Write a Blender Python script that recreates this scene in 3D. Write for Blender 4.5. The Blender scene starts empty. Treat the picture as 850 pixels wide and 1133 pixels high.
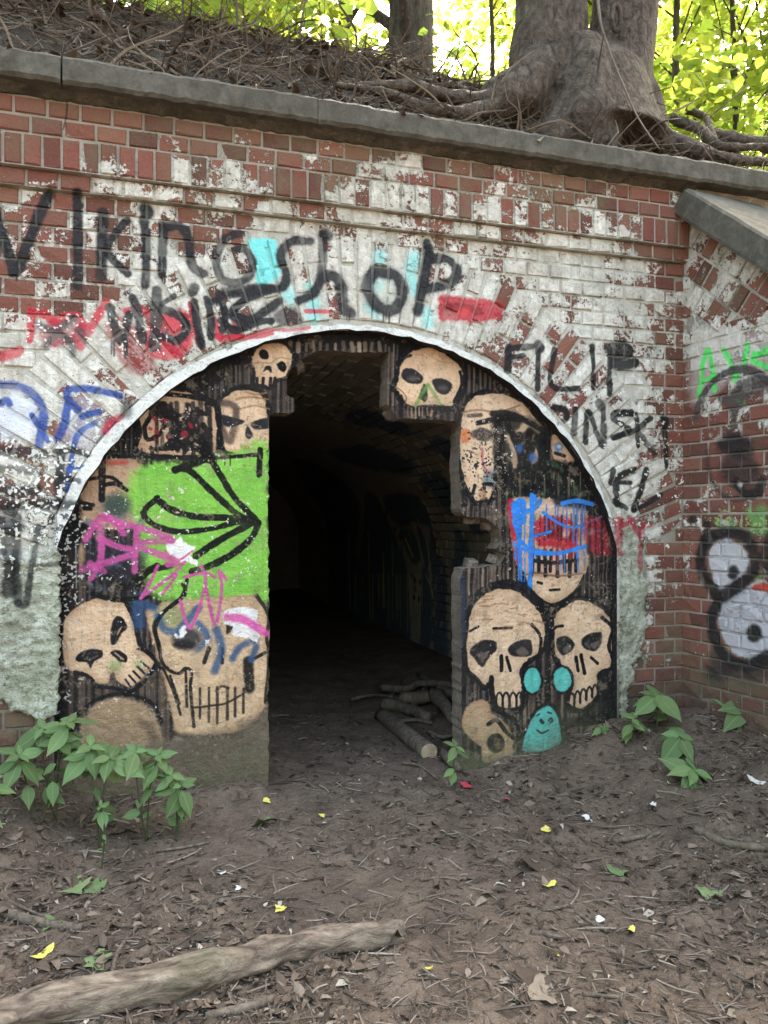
import bpy, bmesh, math, random
import numpy as np
from mathutils import Vector, Matrix, noise as mn
from mathutils.geometry import delaunay_2d_cdt

random.seed(7)
rng = np.random.default_rng(7)
scene = bpy.context.scene
C = scene.collection
R = math.radians

# ------------------------------------------------------------------ camera, sky, sun, exposure
EYE, DIST, YAW, FPX, HOR = 1.28, 3.57, R(17.0), 851.0, 575.0      # the wall face is the plane y = 0
cam_d = bpy.data.cameras.new('camera'); cam = bpy.data.objects.new('camera', cam_d); C.objects.link(cam)
cam.location = (0, -DIST, EYE); cam.rotation_euler = (R(90), 0, -YAW)
cam_d.sensor_fit = 'VERTICAL'; cam_d.sensor_height = 24; cam_d.lens = 24 * FPX / 1133
cam_d.shift_y = 8.5 / 1133; cam_d.clip_start = 0.05; cam_d.clip_end = 500
scene.camera = cam

SUN_EL, SUN_AZ = R(50), R(35)                                     # behind the wall, to the right
w = bpy.data.worlds.new('World'); scene.world = w; w.use_nodes = True
wn = w.node_tree.nodes; wl = w.node_tree.links
sky = wn.new('ShaderNodeTexSky'); sky.sky_type = 'NISHITA'; sky.sun_disc = False
sky.sun_elevation = SUN_EL; sky.sun_rotation = SUN_AZ
sky.air_density = 2.1; sky.dust_density = 10.0; sky.ozone_density = 0.0
wl.new(sky.outputs[0], wn['Background'].inputs[0]); wn['Background'].inputs[1].default_value = 0.15
sun_d = bpy.data.lights.new('sun', 'SUN'); sun_d.energy = 2.8; sun_d.angle = R(0.5); sun_d.color = (1, .95, .86)
sun = bpy.data.objects.new('sun', sun_d); C.objects.link(sun)
sv = Vector((math.sin(SUN_AZ) * math.cos(SUN_EL), math.cos(SUN_AZ) * math.cos(SUN_EL), math.sin(SUN_EL)))
sun.rotation_euler = sv.to_track_quat('Z', 'Y').to_euler(); sun.location = sv * 20
scene.view_settings.view_transform = 'Standard'; scene.view_settings.look = 'None'
scene.view_settings.exposure = 2.95; scene.view_settings.gamma = 1.0
scene.render.engine = 'CYCLES'
scene.cycles.max_bounces = 8; scene.cycles.diffuse_bounces = 4; scene.cycles.transparent_max_bounces = 4
scene.cycles.sample_clamp_indirect = 6.0

# ------------------------------------------------------------------ geometry of the place
ACX, ACZ, RIN, ROUT = 1.005, EYE - 0.535, 1.446, 1.895            # arch centre, intrados, extrados
AHW = 1.395                                                       # half width of the opening
ZSPR = ACZ + math.sqrt(RIN ** 2 - AHW ** 2)
WINGX, WINGA = 2.81, R(8)                                         # the corner and the splay of the wing wall
WDIR = Vector((math.sin(WINGA), -math.cos(WINGA), 0))
CAMP = Vector((0, -DIST, EYE))
_F = Vector((math.sin(YAW), math.cos(YAW), 0)); _R = Vector((math.cos(YAW), -math.sin(YAW), 0))

def ray(u, v): return _F + _R * ((u - 425) / FPX) + Vector((0, 0, (HOR - v) / FPX))
def on_y(u, v, Y=0.0):
    d = ray(u, v); return CAMP + d * ((Y + DIST) / d.y)
def on_wing(u, v):
    d = ray(u, v); n = Vector((-WDIR.y, WDIR.x, 0))
    p = CAMP + d * ((Vector((WINGX, 0, 0)) - CAMP).dot(n) / d.dot(n))
    return (p - Vector((WINGX, 0, 0))).dot(WDIR), p.z
def S(x): x = min(1, max(0, x)); return x * x * (3 - 2 * x)
def ground_z(x, y):
    g = -0.06 * max(0, -y) * (1 if y > -4 else 4 / -y)
    g += .15 * S((x - 1.9) / .5) * math.exp(-(y / 1.0) ** 2) + .16 * S((x - 2.4) / .5) * math.exp(-((y + .75) / .65) ** 2)
    g += .15 * S((-.15 - x) / .45) * math.exp(-(y / .8) ** 2)
    g += .07 * math.exp(-((y + .06) / .16) ** 2) * (1 - S((x - .45) / .15) * S((1.75 - x) / .15))      # earth drifted against the walls
    g += .12 * S((x - 1.5) / .7) * S((y - .25) / .4)
    g += .03 * mn.noise(Vector((x * 1.1, y * 1.1, 3))) + .022 * mn.noise(Vector((x * 4, y * 4, 5)))
    return g
def on_ground(u, v, lift=0.0):
    d = ray(u, v); k = 1.0
    for _ in range(40):
        p = CAMP + d * k; k += (p.z - ground_z(p.x, p.y) - lift) / max(.15, -d.z) * .7
    return CAMP + d * k
def px_size(px, p): return px / FPX * (p - CAMP).dot(_F)

# ------------------------------------------------------------------ object helpers
def link(o, parent=None):
    C.objects.link(o)
    if parent: o.parent = parent
    return o
def tag(o, label=None, cat=None, group=None, kind=None):
    if label: o['label'] = label
    if cat: o['category'] = cat
    if group: o['group'] = group
    if kind: o['kind'] = kind
    return o
def empty(name, loc=(0, 0, 0), rz=0):
    o = bpy.data.objects.new(name, None); o.location = loc; o.rotation_euler = (0, 0, rz); o.empty_display_size = .1
    return link(o)
def mesh(name, vs, fs, mat, smooth=False, uv=None):
    me = bpy.data.meshes.new(name); me.from_pydata([tuple(v) for v in vs], [], fs); me.update()
    if mat: me.materials.append(mat)
    if smooth: me.polygons.foreach_set('use_smooth', [True] * len(me.polygons))
    if uv is not None:
        l = me.uv_layers.new(name='UVMap'); idx = np.empty(len(me.loops), np.int32); me.loops.foreach_get('vertex_index', idx)
        l.data.foreach_set('uv', np.asarray(uv, np.float32)[idx].ravel())
    return me
def mob(name, me, parent=None): return link(bpy.data.objects.new(name, me), parent)

def tube(pts, rad, seg=8, rough=.0, seed=0, cap=True, sub=4):
    """tapered, slightly knotty tube through pts"""
    P = [Vector(p) for p in pts]; n = len(P); Q = []; RR = []
    rad = list(rad) if hasattr(rad, '__len__') else [rad] * n
    if len(rad) != n: rad = list(np.interp(np.linspace(0, 1, n), np.linspace(0, 1, len(rad)), rad))
    for i in range(n - 1):
        a, b, c, d = P[max(0, i - 1)], P[i], P[i + 1], P[min(n - 1, i + 2)]
        for k in range(sub):
            t = k / sub
            Q.append(.5 * (2 * b + (c - a) * t + (2 * a - 5 * b + 4 * c - d) * t * t + (3 * b - a - 3 * c + d) * t ** 3))
            RR.append(rad[i] * (1 - t) + rad[i + 1] * t)
    Q.append(P[-1]); RR.append(rad[-1])
    vs, fs = [], []; up = Vector((.3, .2, 1)).normalized()
    for i, q in enumerate(Q):
        tg = (Q[min(i + 1, len(Q) - 1)] - Q[max(i - 1, 0)]).normalized()
        x = tg.cross(up)
        if x.length < .05: x = tg.cross(Vector((1, 0, 0)))
        x.normalize(); y = tg.cross(x)
        for k in range(seg):
            a = 2 * math.pi * k / seg
            dv = x * math.cos(a) + y * math.sin(a)
            r = RR[i]
            if rough: r *= 1 + rough * mn.noise(q * (.35 / max(.004, RR[i])) + dv * 1.2 + Vector((seed * 7.3, 0, 0)))
            vs.append(q + dv * r)
    for i in range(len(Q) - 1):
        for k in range(seg):
            k2 = (k + 1) % seg
            fs.append((i * seg + k, i * seg + k2, (i + 1) * seg + k2, (i + 1) * seg + k))
    if cap:
        fs.append(tuple(range(seg - 1, -1, -1))); fs.append(tuple(range((len(Q) - 1) * seg, len(Q) * seg)))
    return vs, fs
class Bag:
    def __init__(s): s.v, s.f = [], []
    def add(s, vf, M=None):
        n = len(s.v); vs, fs = vf
        s.v += [M @ Vector(v) for v in vs] if M else [Vector(v) for v in vs]
        s.f += [tuple(i + n for i in f) for f in fs]
def box(x0, x1, y0, y1, z0, z1):
    return ([(x0, y0, z0), (x1, y0, z0), (x1, y1, z0), (x0, y1, z0), (x0, y0, z1), (x1, y0, z1), (x1, y1, z1), (x0, y1, z1)],
            [(0, 3, 2, 1), (4, 5, 6, 7), (0, 1, 5, 4), (1, 2, 6, 5), (2, 3, 7, 6), (3, 0, 4, 7)])
def slab(outline, yf, yb, step, jit=.004, seed=0):
    """a solid slab in the xz plane: ragged outline, front y = yf(x, z) on a fine triangle net, flat back at yb"""
    rd = random.Random(seed); pts = []
    n = len(outline)
    for i in range(n):
        a, b = Vector(outline[i]), Vector(outline[(i + 1) % n]); m = max(1, int((b - a).length / step))
        for k in range(m):
            p = a.lerp(b, k / m); pts.append(Vector((p.x + rd.uniform(-jit, jit), p.y + rd.uniform(-jit, jit))))
    A = np.array([(p.x, p.y) for p in pts]); nb = len(pts)
    lo, hi = A.min(0), A.max(0)
    gx, gz = np.meshgrid(np.arange(lo[0] + step, hi[0], step), np.arange(lo[1] + step, hi[1], step))
    gx = gx + rng.uniform(-.25, .25, gx.shape) * step; gz = gz + rng.uniform(-.25, .25, gz.shape) * step
    ins = np.zeros(gx.shape, bool); dm = np.full(gx.shape, 9.)
    for i in range(nb):
        (x1, z1), (x2, z2) = A[i], A[(i + 1) % nb]
        c = ((z1 > gz) != (z2 > gz)); ins ^= c & (gx < (x2 - x1) * (gz - z1) / (z2 - z1 + 1e-12) + x1)
        dm = np.minimum(dm, np.hypot(gx - x1, gz - z1))
    k = ins & (dm > step * .6)
    allp = pts + [Vector((x, z)) for x, z in zip(gx[k], gz[k])]
    ov, oe, of, iv, ie, if_ = delaunay_2d_cdt(allp, [], [list(range(nb))], 1, 1e-5)
    loop = [None] * nb
    for i, src in enumerate(iv):
        for q in src:
            if q < nb: loop[q] = i
    m = len(ov)
    vs = [(p.x, yf(p.x, p.y), p.y) for p in ov] + [(p.x, yb, p.y) for p in ov]
    ar = sum(A[i][0] * A[(i + 1) % nb][1] - A[(i + 1) % nb][0] * A[i][1] for i in range(nb))
    fs = []
    for f in of:
        a, b, c = (ov[i] for i in f[:3]); ccw = (b - a).cross(c - a) > 0
        f = tuple(f) if ccw else tuple(reversed(f))
        fs.append(f); fs.append(tuple(i + m for i in reversed(f)))
    for i in range(nb):
        a, b = loop[i], loop[(i + 1) % nb]
        if a is None or b is None or a == b: continue
        fs.append((b, a, a + m, b + m) if ar > 0 else (a, b, b + m, a + m))
    return vs, fs
def fbm(x, y, z, o=4): return mn.fractal(Vector((x, y, z)), 1.0, 2.0, o)
# ------------------------------------------------------------------ paint: graffiti drawn stroke by stroke on the walls' own planes
def vnoise(h, w, cell, seed):
    g = np.random.default_rng(seed).random((int(h / cell) + 3, int(w / cell) + 3)).astype(np.float32)
    y = np.arange(h, dtype=np.float32) / cell; x = np.arange(w, dtype=np.float32) / cell
    yi, xi = y.astype(int), x.astype(int); fy, fx = y - yi, x - xi
    fy = (fy * fy * (3 - 2 * fy))[:, None]; fx = (fx * fx * (3 - 2 * fx))[None]
    a = g[yi][:, xi]; b = g[yi][:, xi + 1]; c = g[yi + 1][:, xi]; d = g[yi + 1][:, xi + 1]
    return (a * (1 - fx) + b * fx) * (1 - fy) + (c * (1 - fx) + d * fx) * fy
def vfbm(h, w, cell, seed, o=4):
    r = 0; t = 0
    for k in range(o):
        if cell / 2 ** k < 1.2: break
        r = r + vnoise(h, w, cell / 2 ** k, seed + k) * .55 ** k; t += .55 ** k
    return r / t
# windows of the wall in which the strokes below are measured: origin and magnification
CR = dict(P=(0, 0, 1), A=(40, 620, 3.036), B=(500, 600, 3.036), C=(250, 360, 3.036), D=(420, 370, 3.036), E=(60, 480, 3.269),
          F=(0, 400, 2.833), G=(0, 200, 2.833), H=(250, 200, 2.833), I=(550, 250, 2.833), J=(690, 560, 3.331),
          K=(650, 340, 4.25), L=(0, 560, 4.25), M=(650, 520, 4.25), N=(280, 540, 3.036))
class Canvas:
    def __init__(s, x0, z0, x1, z1, ppm, proj, seed):
        s.x0, s.z0, s.x1, s.z1, s.ppm, s.proj = x0, z0, x1, z1, ppm, proj
        s.w, s.h = int((x1 - x0) * ppm), int((z1 - z0) * ppm)
        s.c = np.zeros((s.h, s.w, 3), np.float32); s.a = np.zeros((s.h, s.w), np.float32)
        s.nz = vfbm(s.h, s.w, 14, seed) - .5; s.n2 = vfbm(s.h, s.w, 5, seed + 9, 2) - .5; s.n3 = vfbm(s.h, s.w, 60, seed + 5) - .5
        s.rd = random.Random(seed); s.seed = seed
    def pt(s, u, v):
        x, z = s.proj(u, v); return (x - s.x0) * s.ppm, (z - s.z0) * s.ppm
    def pts(s, cr, P):
        ox, oy, zm = CR[cr]; return np.array([s.pt(ox + x / zm, oy + y / zm) for x, y in P], np.float32)
    def scale(s, cr, p):
        ox, oy, zm = CR[cr]; u, v = ox + p[0] / zm, oy + p[1] / zm
        a, b, c = np.array(s.pt(u, v)), np.array(s.pt(u + 1, v)), np.array(s.pt(u, v + 1))
        d1, d2 = b - a, c - a
        return math.sqrt(abs(d1[0] * d2[1] - d1[1] * d2[0])) / zm
    def over(s, y0, y1, x0, x1, m, col):
        col = np.asarray(col, np.float32) / 255
        a0 = s.a[y0:y1, x0:x1]; na = m + a0 * (1 - m)
        k = (m / np.maximum(na, 1e-5))[..., None]
        s.c[y0:y1, x0:x1] = s.c[y0:y1, x0:x1] * (1 - k) + col * k; s.a[y0:y1, x0:x1] = na
    def bb(s, Q, pad):
        x0, y0 = np.floor(Q.min(0) - pad).astype(int); x1, y1 = np.ceil(Q.max(0) + pad).astype(int) + 1
        return max(0, y0), min(s.h, y1), max(0, x0), min(s.w, x1)
    def dist(s, Q, box_, pad, rads=None, closed=False):
        y0, y1, x0, x1 = box_
        D = np.full((y1 - y0, x1 - x0), 1e3, np.float32); n = len(Q)
        for i in range(n if closed else max(1, n - 1)):
            a = Q[i]; b = Q[(i + 1) % n]
            sx0 = max(x0, int(min(a[0], b[0]) - pad)); sx1 = min(x1, int(max(a[0], b[0]) + pad) + 2)
            sy0 = max(y0, int(min(a[1], b[1]) - pad)); sy1 = min(y1, int(max(a[1], b[1]) + pad) + 2)
            if sx1 <= sx0 or sy1 <= sy0: continue
            X = np.arange(sx0, sx1, dtype=np.float32)[None] - a[0]; Y = np.arange(sy0, sy1, dtype=np.float32)[:, None] - a[1]
            d = b - a; L = float(d @ d)
            t = np.clip((X * d[0] + Y * d[1]) / L, 0, 1) if L > 1e-9 else np.zeros_like(X + Y)
            r = np.hypot(X - t * d[0], Y - t * d[1])
            if rads is not None: r = r / (rads[i] * (1 - t) + rads[(i + 1) % n] * t)
            sub = D[sy0 - y0:sy1 - y0, sx0 - x0:sx1 - x0]; np.minimum(sub, r, out=sub)
        return D
    def st(s, cr, P, w, col, a=1., soft=.18, rough=.35, var=.12):
        """one pass of the can along P; w and P in the window's units"""
        Q = s.pts(cr, P); sc = s.scale(cr, P[len(P) // 2]); r = max(.8, w / 2 * sc)
        if len(Q) > 2:
            o = []
            for i in range(len(Q) - 1):
                A_, B_, C_, D_ = Q[max(0, i - 1)], Q[i], Q[i + 1], Q[min(len(Q) - 1, i + 2)]
                for k in range(5):
                    t = k / 5
                    o.append(.5 * (2 * B_ + (C_ - A_) * t + (2 * A_ - 5 * B_ + 4 * C_ - D_) * t * t + (3 * B_ - A_ - 3 * C_ + D_) * t ** 3))
            Q = np.array(o + [Q[-1]], np.float32)
        rads = [r * (1 + s.rd.uniform(-var, var)) for _ in Q]
        pad = r * 1.9 + 3; bx = s.bb(Q, pad); y0, y1, x0, x1 = bx
        if y1 <= y0 or x1 <= x0: return
        D = s.dist(Q, bx, pad, rads) + (s.nz[y0:y1, x0:x1] + .6 * s.n2[y0:y1, x0:x1]) * rough
        sf = max(soft, 1.1 / r)
        m = np.clip((1 - D) / sf / 2 + .5, 0, 1)
        if soft > .25:                                                # overspray mist
            m = np.maximum(m, np.clip((1.7 - D) / .8, 0, 1) * .35 * (s.n2[y0:y1, x0:x1] > .02))
        m = m * np.clip(1.02 + .8 * s.n3[y0:y1, x0:x1] + .3 * s.nz[y0:y1, x0:x1], .6, 1)      # the coat is thin in places
        s.over(y0, y1, x0, x1, m * a, col)
    def po(s, cr, P, col, a=1., soft=1.0, rough=1.5, line=None, lw=0, smooth=True):
        """filled shape, optional outline"""
        Q = s.pts(cr, P)
        if smooth:
            n = len(Q); o = []
            for i in range(n):
                A_, B_, C_, D_ = Q[i - 1], Q[i], Q[(i + 1) % n], Q[(i + 2) % n]
                for k in range(4):
                    t = k / 4
                    o.append(.5 * (2 * B_ + (C_ - A_) * t + (2 * A_ - 5 * B_ + 4 * C_ - D_) * t * t + (3 * B_ - A_ - 3 * C_ + D_) * t ** 3))
            Q = np.array(o, np.float32)
        sc = s.scale(cr, P[0]) * CR[cr][2]
        pad = (soft * 3 + rough) * sc + 3 + lw; bx = s.bb(Q, pad); y0, y1, x0, x1 = bx
        if y1 <= y0 or x1 <= x0: return
        X = np.arange(x0, x1, dtype=np.float32)[None]; Y = np.arange(y0, y1, dtype=np.float32)[:, None]
        ins = np.zeros((y1 - y0, x1 - x0), bool); n = len(Q)
        for i in range(n):
            (ax, ay), (bx_, by) = Q[i], Q[(i + 1) % n]
            if ay == by: continue
            ins ^= ((ay > Y) != (by > Y)) & (X < (bx_ - ax) * (Y - ay) / (by - ay) + ax)
        D = s.dist(Q, bx, pad, closed=True); D = np.where(ins, D, -D)
        D = D + (s.nz[y0:y1, x0:x1] + .5 * s.n2[y0:y1, x0:x1]) * rough * sc * 2
        m = np.clip(D / (soft * sc) / 2 + .5, 0, 1)
        s.over(y0, y1, x0, x1, m * a, col)
        if col[0] > 180 and 40 < col[0] - col[2] and col[0] > col[1] + 20 and col[1] > 120:          # brown spray towards the rim, as the painter left it
            k = np.clip(np.exp(-D / (5.5 * sc)) * .75 + s.n3[y0:y1, x0:x1] * .8 + s.nz[y0:y1, x0:x1] * .35, 0, 1) * m * .62
            s.over(y0, y1, x0, x1, k.astype(np.float32), (146, 108, 78)); k = np.clip(s.n2[y0:y1, x0:x1] * 4 - .75, 0, 1) * m * .6; s.over(y0, y1, x0, x1, k.astype(np.float32), (120, 90, 66))
        if line is not None: s.st(cr, list(P) + [P[0]], lw * 1.45, line, 1, .2, .35, .3)
    def el(s, cr, c, rx, ry, col, a=1., soft=1.0, rough=1., rot=0):
        s.po(cr, [(c[0] + rx * math.cos(t) * math.cos(rot) - ry * math.sin(t) * math.sin(rot),
                   c[1] + rx * math.cos(t) * math.sin(rot) + ry * math.sin(t) * math.cos(rot)) for t in np.linspace(0, 6.283, 13)[:-1]], col, a, soft, rough)
    def stripes(s, cr, x0, x1, y0, y1, step, w, col, a=.8, dy=0):
        x = x0
        while x < x1:
            j = s.rd.uniform; t = (x - x0) / max(1, x1 - x0)
            s.st(cr, [(x + j(-2, 2), y0 + dy * t + j(-6, 6)), (x + j(-3, 3), y1 + dy * t + j(-6, 6))], w * j(.7, 1.2), (lambda k: [c * k for c in col])(j(.75, 1.15)), a * j(.6, 1), .3, .5)
            x += step * j(.8, 1.25)
    def drips(s, cr, x0, x1, y, l0, l1, n, w, col, a=.9):
        for _ in range(n):
            x = s.rd.uniform(x0, x1); l = s.rd.uniform(l0, l1)
            s.st(cr, [(x, y), (x + s.rd.uniform(-1, 1), y + l)], w * s.rd.uniform(.6, 1.2), col, a, .2, .2)
    def specks(s, cr, x0, x1, y0, y1, n, r, col, a=.9):
        for _ in range(n):
            p = (s.rd.uniform(x0, x1), s.rd.uniform(y0, y1)); rr = r * s.rd.uniform(.4, 1.3)
            s.st(cr, [p, (p[0] + s.rd.uniform(-rr, rr), p[1] + s.rd.uniform(-rr, rr))], rr, col, a, .3, .6)
    def flecks(s, cr, c, rx, ry, col, thr=.06, a=.95):
        """ragged flecks where a coat has flaked or spattered"""
        Q = s.pts(cr, [(c[0] - rx, c[1] - ry), (c[0] + rx, c[1] + ry)]); y0, y1, x0, x1 = s.bb(Q, 0)
        if y1 <= y0 or x1 <= x0: return
        m_ = Q.mean(0); h_ = np.abs(Q[1] - Q[0]) / 2
        X = (np.arange(x0, x1)[None] - m_[0]) / h_[0]; Y = (np.arange(y0, y1)[:, None] - m_[1]) / h_[1]
        e = np.clip(1 - (X * X + Y * Y), 0, 1) ** .5
        f = s.n2[y0:y1, x0:x1] * 1.2 + s.nz[y0:y1, x0:x1] * .8
        s.over(y0, y1, x0, x1, (np.clip((f - thr - .25 * (1 - e)) / .04, 0, 1) * a * (e > 0)).astype(np.float32), col)
    def scribble(s, cr, x0, x1, y0, y1, n, w, col, a=.9):
        j = s.rd.uniform
        for _ in range(n):
            x, y = j(x0, x1), j(y0, y1); P = [(x, y)]
            for _ in range(3): x = min(x1, max(x0, x + j(-40, 40))); y = min(y1, max(y0, y + j(-50, 50))); P.append((x, y))
            s.st(cr, P, w * j(.6, 1.2), col, a, .22, .4)
    def image(s, name):
        im = bpy.data.images.new(name, s.w, s.h, alpha=True); im.alpha_mode = 'CHANNEL_PACKED'
        px = np.concatenate([s.c, s.a[..., None]], 2).clip(0, 1)
        im.pixels.foreach_set(np.ascontiguousarray(px, np.float32).ravel()); im.update(); im.pack()
        return im
def weight_image(name, x0, z0, x1, z1, ppm, proj, chans):
    """slow-changing cover maps (whitewash, moss, soot) from hand-read spots"""
    w, h = int((x1 - x0) * ppm), int((z1 - z0) * ppm)
    X = (x0 + (np.arange(w) + .5) / ppm)[None]; Z = (z0 + (np.arange(h) + .5) / ppm)[:, None]
    px = np.ones((h, w, 4), np.float32)
    for k, (spots, p) in enumerate(chans):
        nu = np.zeros((h, w)); de = np.zeros((h, w))
        for u, v, t in spots:
            x, z = proj(u, v); q = 1 / ((X - x) ** 2 + (Z - z) ** 2 + .0015) ** p
            nu += q * t; de += q
        px[..., k] = nu / de
    im = bpy.data.images.new(name, w, h, alpha=False, is_data=True); im.colorspace_settings.name = 'Non-Color'
    im.pixels.foreach_set(px.astype(np.float32).ravel()); im.update(); im.pack()
    return im

BLK = (26, 26, 29); CRM = (218, 186, 156); TAN = (128, 106, 92); RED = (186, 40, 60)

# ---- front wall
pw = lambda u, v: (lambda p: (p.x, p.z))(on_y(u, v, 0))
WALL = (-.85, -.05, 2.86, 3.12)
cw = Canvas(*WALL, 400, pw, 11)
GK = (26, 27, 32)
# the crack under the coping joint
cw.st('P', [(68, 84), (70, 100), (75, 118), (75, 134), (73, 142), (71, 150)], 1.6, (14, 13, 13), 1, .1, .2)
# turquoise under-painting
CY = (112, 212, 212)
cw.po('H', [(70, 185), (155, 192), (165, 295), (98, 330), (88, 260)], CY, .92, 1.5, 3)
for P in ([(480, 235), (485, 250)], [(590, 240), (580, 300), (595, 350)], [(180, 325), (205, 375)], [(622, 410), (630, 445)], [(450, 395), (470, 410)], [(265, 340), (275, 430)], [(455, 320), (470, 330)]):
    cw.st('H', P, 40, CY, .6, .6, .8)
cw.el('H', (490, 350), 60, 60, (175, 185, 175), .5, 3)
# red word under the black one
for P, wd in (([(100, 408), (92, 500)], 26), ([(100, 412), (150, 425), (180, 470), (170, 510)], 28), ([(170, 440), (230, 425), (255, 450), (235, 500)], 30),
              ([(330, 385), (290, 450), (250, 520)], 28), ([(395, 410), (440, 400), (470, 430)], 24), ([(470, 470), (480, 540), (560, 545)], 30),
              ([(600, 390), (606, 440), (625, 515)], 22), ([(668, 430), (690, 500)], 20), ([(-90, 560), (30, 545), (60, 530)], 34),
              ([(740, 460), (745, 495), (850, 480)], 16), ([(680, 490), (720, 495)], 22)):
    cw.st('G', P, wd, RED, .9, .22, .5)
cw.po('G', [(495, 425), (540, 405), (590, 420), (600, 520), (540, 550), (490, 530), (480, 470)], RED, .9, 2, 3)
cw.po('G', [(330, 470), (370, 420), (440, 470), (490, 580), (430, 610), (380, 570)], (150, 62, 62), .7, 3, 4)
cw.po('G', [(120, 450), (250, 440), (250, 500), (150, 520)], (150, 45, 60), .6, 3, 4)
cw.po('H', [(665, 372), (700, 362), (790, 370), (850, 378), (870, 420), (800, 445), (720, 440), (668, 432)], (176, 40, 55), .92, 2, 3)
cw.st('H', [(690, 400), (740, 395), (790, 410)], 24, (120, 25, 35), .6, .4); cw.el('H', (745, 410), 22, 12, (205, 70, 65), .7, 2)
for P in ([(20, 460), (60, 490), (130, 470), (200, 470), (260, 462)], [(20, 440), (35, 490)], [(250, 410), (330, 412)]): cw.st('H', P, 12, RED, .8, .25)
# the big black word
for P, wd in (([(-30, 70), (0, 150), (20, 215), (45, 285)], 34), ([(40, 290), (60, 270), (85, 200), (130, 90), (152, 45)], 32), ([(243, 45), (243, 330)], 27),
              ([(322, 100), (316, 300)], 31), ([(398, 122), (335, 215), (400, 290)], 25), ([(455, 92), (462, 100)], 44), ([(450, 120), (458, 200), (455, 328)], 30),
              ([(512, 140), (506, 296)], 28), ([(512, 150), (560, 142), (590, 180), (600, 265), (636, 292)], 30),
              ([(752, 166), (705, 185), (678, 238), (690, 300), (735, 322), (778, 300), (790, 258), (768, 218), (738, 214)], 25)):
    cw.st('G', P, wd * 1.06, GK, .96, .24, .4)
for P, wd in (([(262, 190), (205, 192), (170, 238), (188, 290), (178, 332), (120, 348), (60, 372), (18, 418), (60, 442), (130, 405), (165, 378)], 27),
              ([(-5, 350), (60, 342), (130, 338)], 30), ([(308, 166), (316, 172)], 42), ([(305, 170), (300, 280), (280, 345), (228, 378)], 29),
              ([(302, 305), (340, 302), (362, 340), (368, 400), (392, 416)], 34), ([(470, 280), (440, 330), (470, 390), (520, 408), (552, 360), (535, 300), (480, 285)], 36),
              ([(636, 212), (622, 300), (600, 408)], 33), ([(636, 250), (690, 246), (724, 284), (700, 322), (632, 340)], 30), ([(630, 195), (636, 225)], 26)):
    cw.st('H', P, wd * 1.06, GK, .96, .26, .4)
cw.po('H', [(150, 410), (200, 395), (240, 420), (230, 455), (160, 450)], (40, 36, 40), .75, 3, 4)
for x_, y_ in ((45, 300), (455, 330), (506, 296), (245, 332)): cw.drips('G', x_ - 10, x_ + 10, y_ - 6, 10, 34, 2, 4, GK)
for x_, y_ in ((385, 418), (600, 410), (500, 420)): cw.drips('H', x_ - 12, x_ + 12, y_ - 8, 10, 36, 2, 4, GK)
# the smaller black word below it
for P, wd in (([(345, 400), (360, 460), (380, 505), (395, 450), (405, 420)], 26), ([(414, 366), (432, 420), (446, 500)], 26), ([(490, 345), (490, 420), (484, 520)], 32),
              ([(545, 362), (505, 388)], 16), ([(505, 402), (560, 425), (584, 462), (556, 500), (512, 488)], 26), ([(610, 338), (604, 352)], 30), ([(608, 380), (616, 440), (632, 520)], 24),
              ([(648, 372), (660, 430), (660, 492)], 24), ([(655, 380), (690, 380), (705, 430), (698, 470)], 22), ([(690, 360), (760, 352), (850, 338)], 26), ([(690, 440), (740, 470), (800, 445), (850, 440)], 22),
              ([(760, 380), (730, 410), (760, 430)], 20)):
    cw.st('G', P, wd * 1.06, GK, .95, .22, .4)
cw.drips('G', 345, 400, 500, 20, 60, 6, 5, GK)
for P in ([(120, 450), (170, 470), (230, 430)], [(140, 520), (180, 480), (215, 500)], [(225, 510), (228, 545)], [(250, 470), (265, 500)]): cw.st('G', P, 24, (72, 72, 74), .75, .5)
# pale blue mist and the blue letters
cw.el('F', (40, 175), 90, 70, (205, 214, 236), .55, 8); cw.el('F', (250, 200), 60, 90, (205, 216, 232), .4, 8)
BLU = (38, 72, 150)
for P, wd in (([(-10, 72), (60, 78), (112, 112), (136, 170), (122, 262)], 27), ([(0, 132), (18, 122), (30, 135)], 22), ([(376, 108), (300, 90), (222, 88), (212, 118), (242, 152)], 24),
              ([(214, 130), (200, 200), (178, 245)], 24), ([(312, 158), (255, 172)], 20), ([(300, 192), (245, 228), (225, 300), (208, 405)], 17), ([(262, 330), (212, 336)], 12), ([(100, 170), (150, 250)], 18)):
    cw.st('F', P, wd, BLU, .92, .25, .45)
# black marks at the left of the arch
for P, wd, a in (([(172, 282), (230, 280), (276, 292)], 20, .95), ([(192, 285), (186, 360), (188, 445)], 30, .92), ([(185, 365), (245, 375)], 22, .9), ([(-90, 275), (60, 285), (140, 290)], 36, .8),
                 ([(-90, 330), (50, 340), (120, 350)], 26, .6), ([(-90, 395), (60, 410), (110, 400)], 44, .85), ([(-90, 455), (100, 448), (235, 452)], 34, .85), ([(150, 440), (260, 460)], 22, .7),
                 ([(30, 470), (34, 560), (28, 720)], 46, .92), ([(0, 500), (10, 600)], 24, .85)):
    cw.st('F', P, wd, (28, 28, 31), a, .35, .7)
for P, wd in (([(76, 60), (78, 300), (88, 455)], 40), ([(88, 458), (122, 462), (140, 360), (165, 190), (178, 100)], 32), ([(-5, 120), (60, 118), (100, 100)], 46)):
    cw.st('L', P, wd, (30, 30, 33), .9, .35, .6)
cw.st('L', [(165, 278), (220, 276), (290, 270)], 22, (38, 36, 36), .8, .5, .8)  # shadow line beside the arch foot, painted in as a dark stroke
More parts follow.
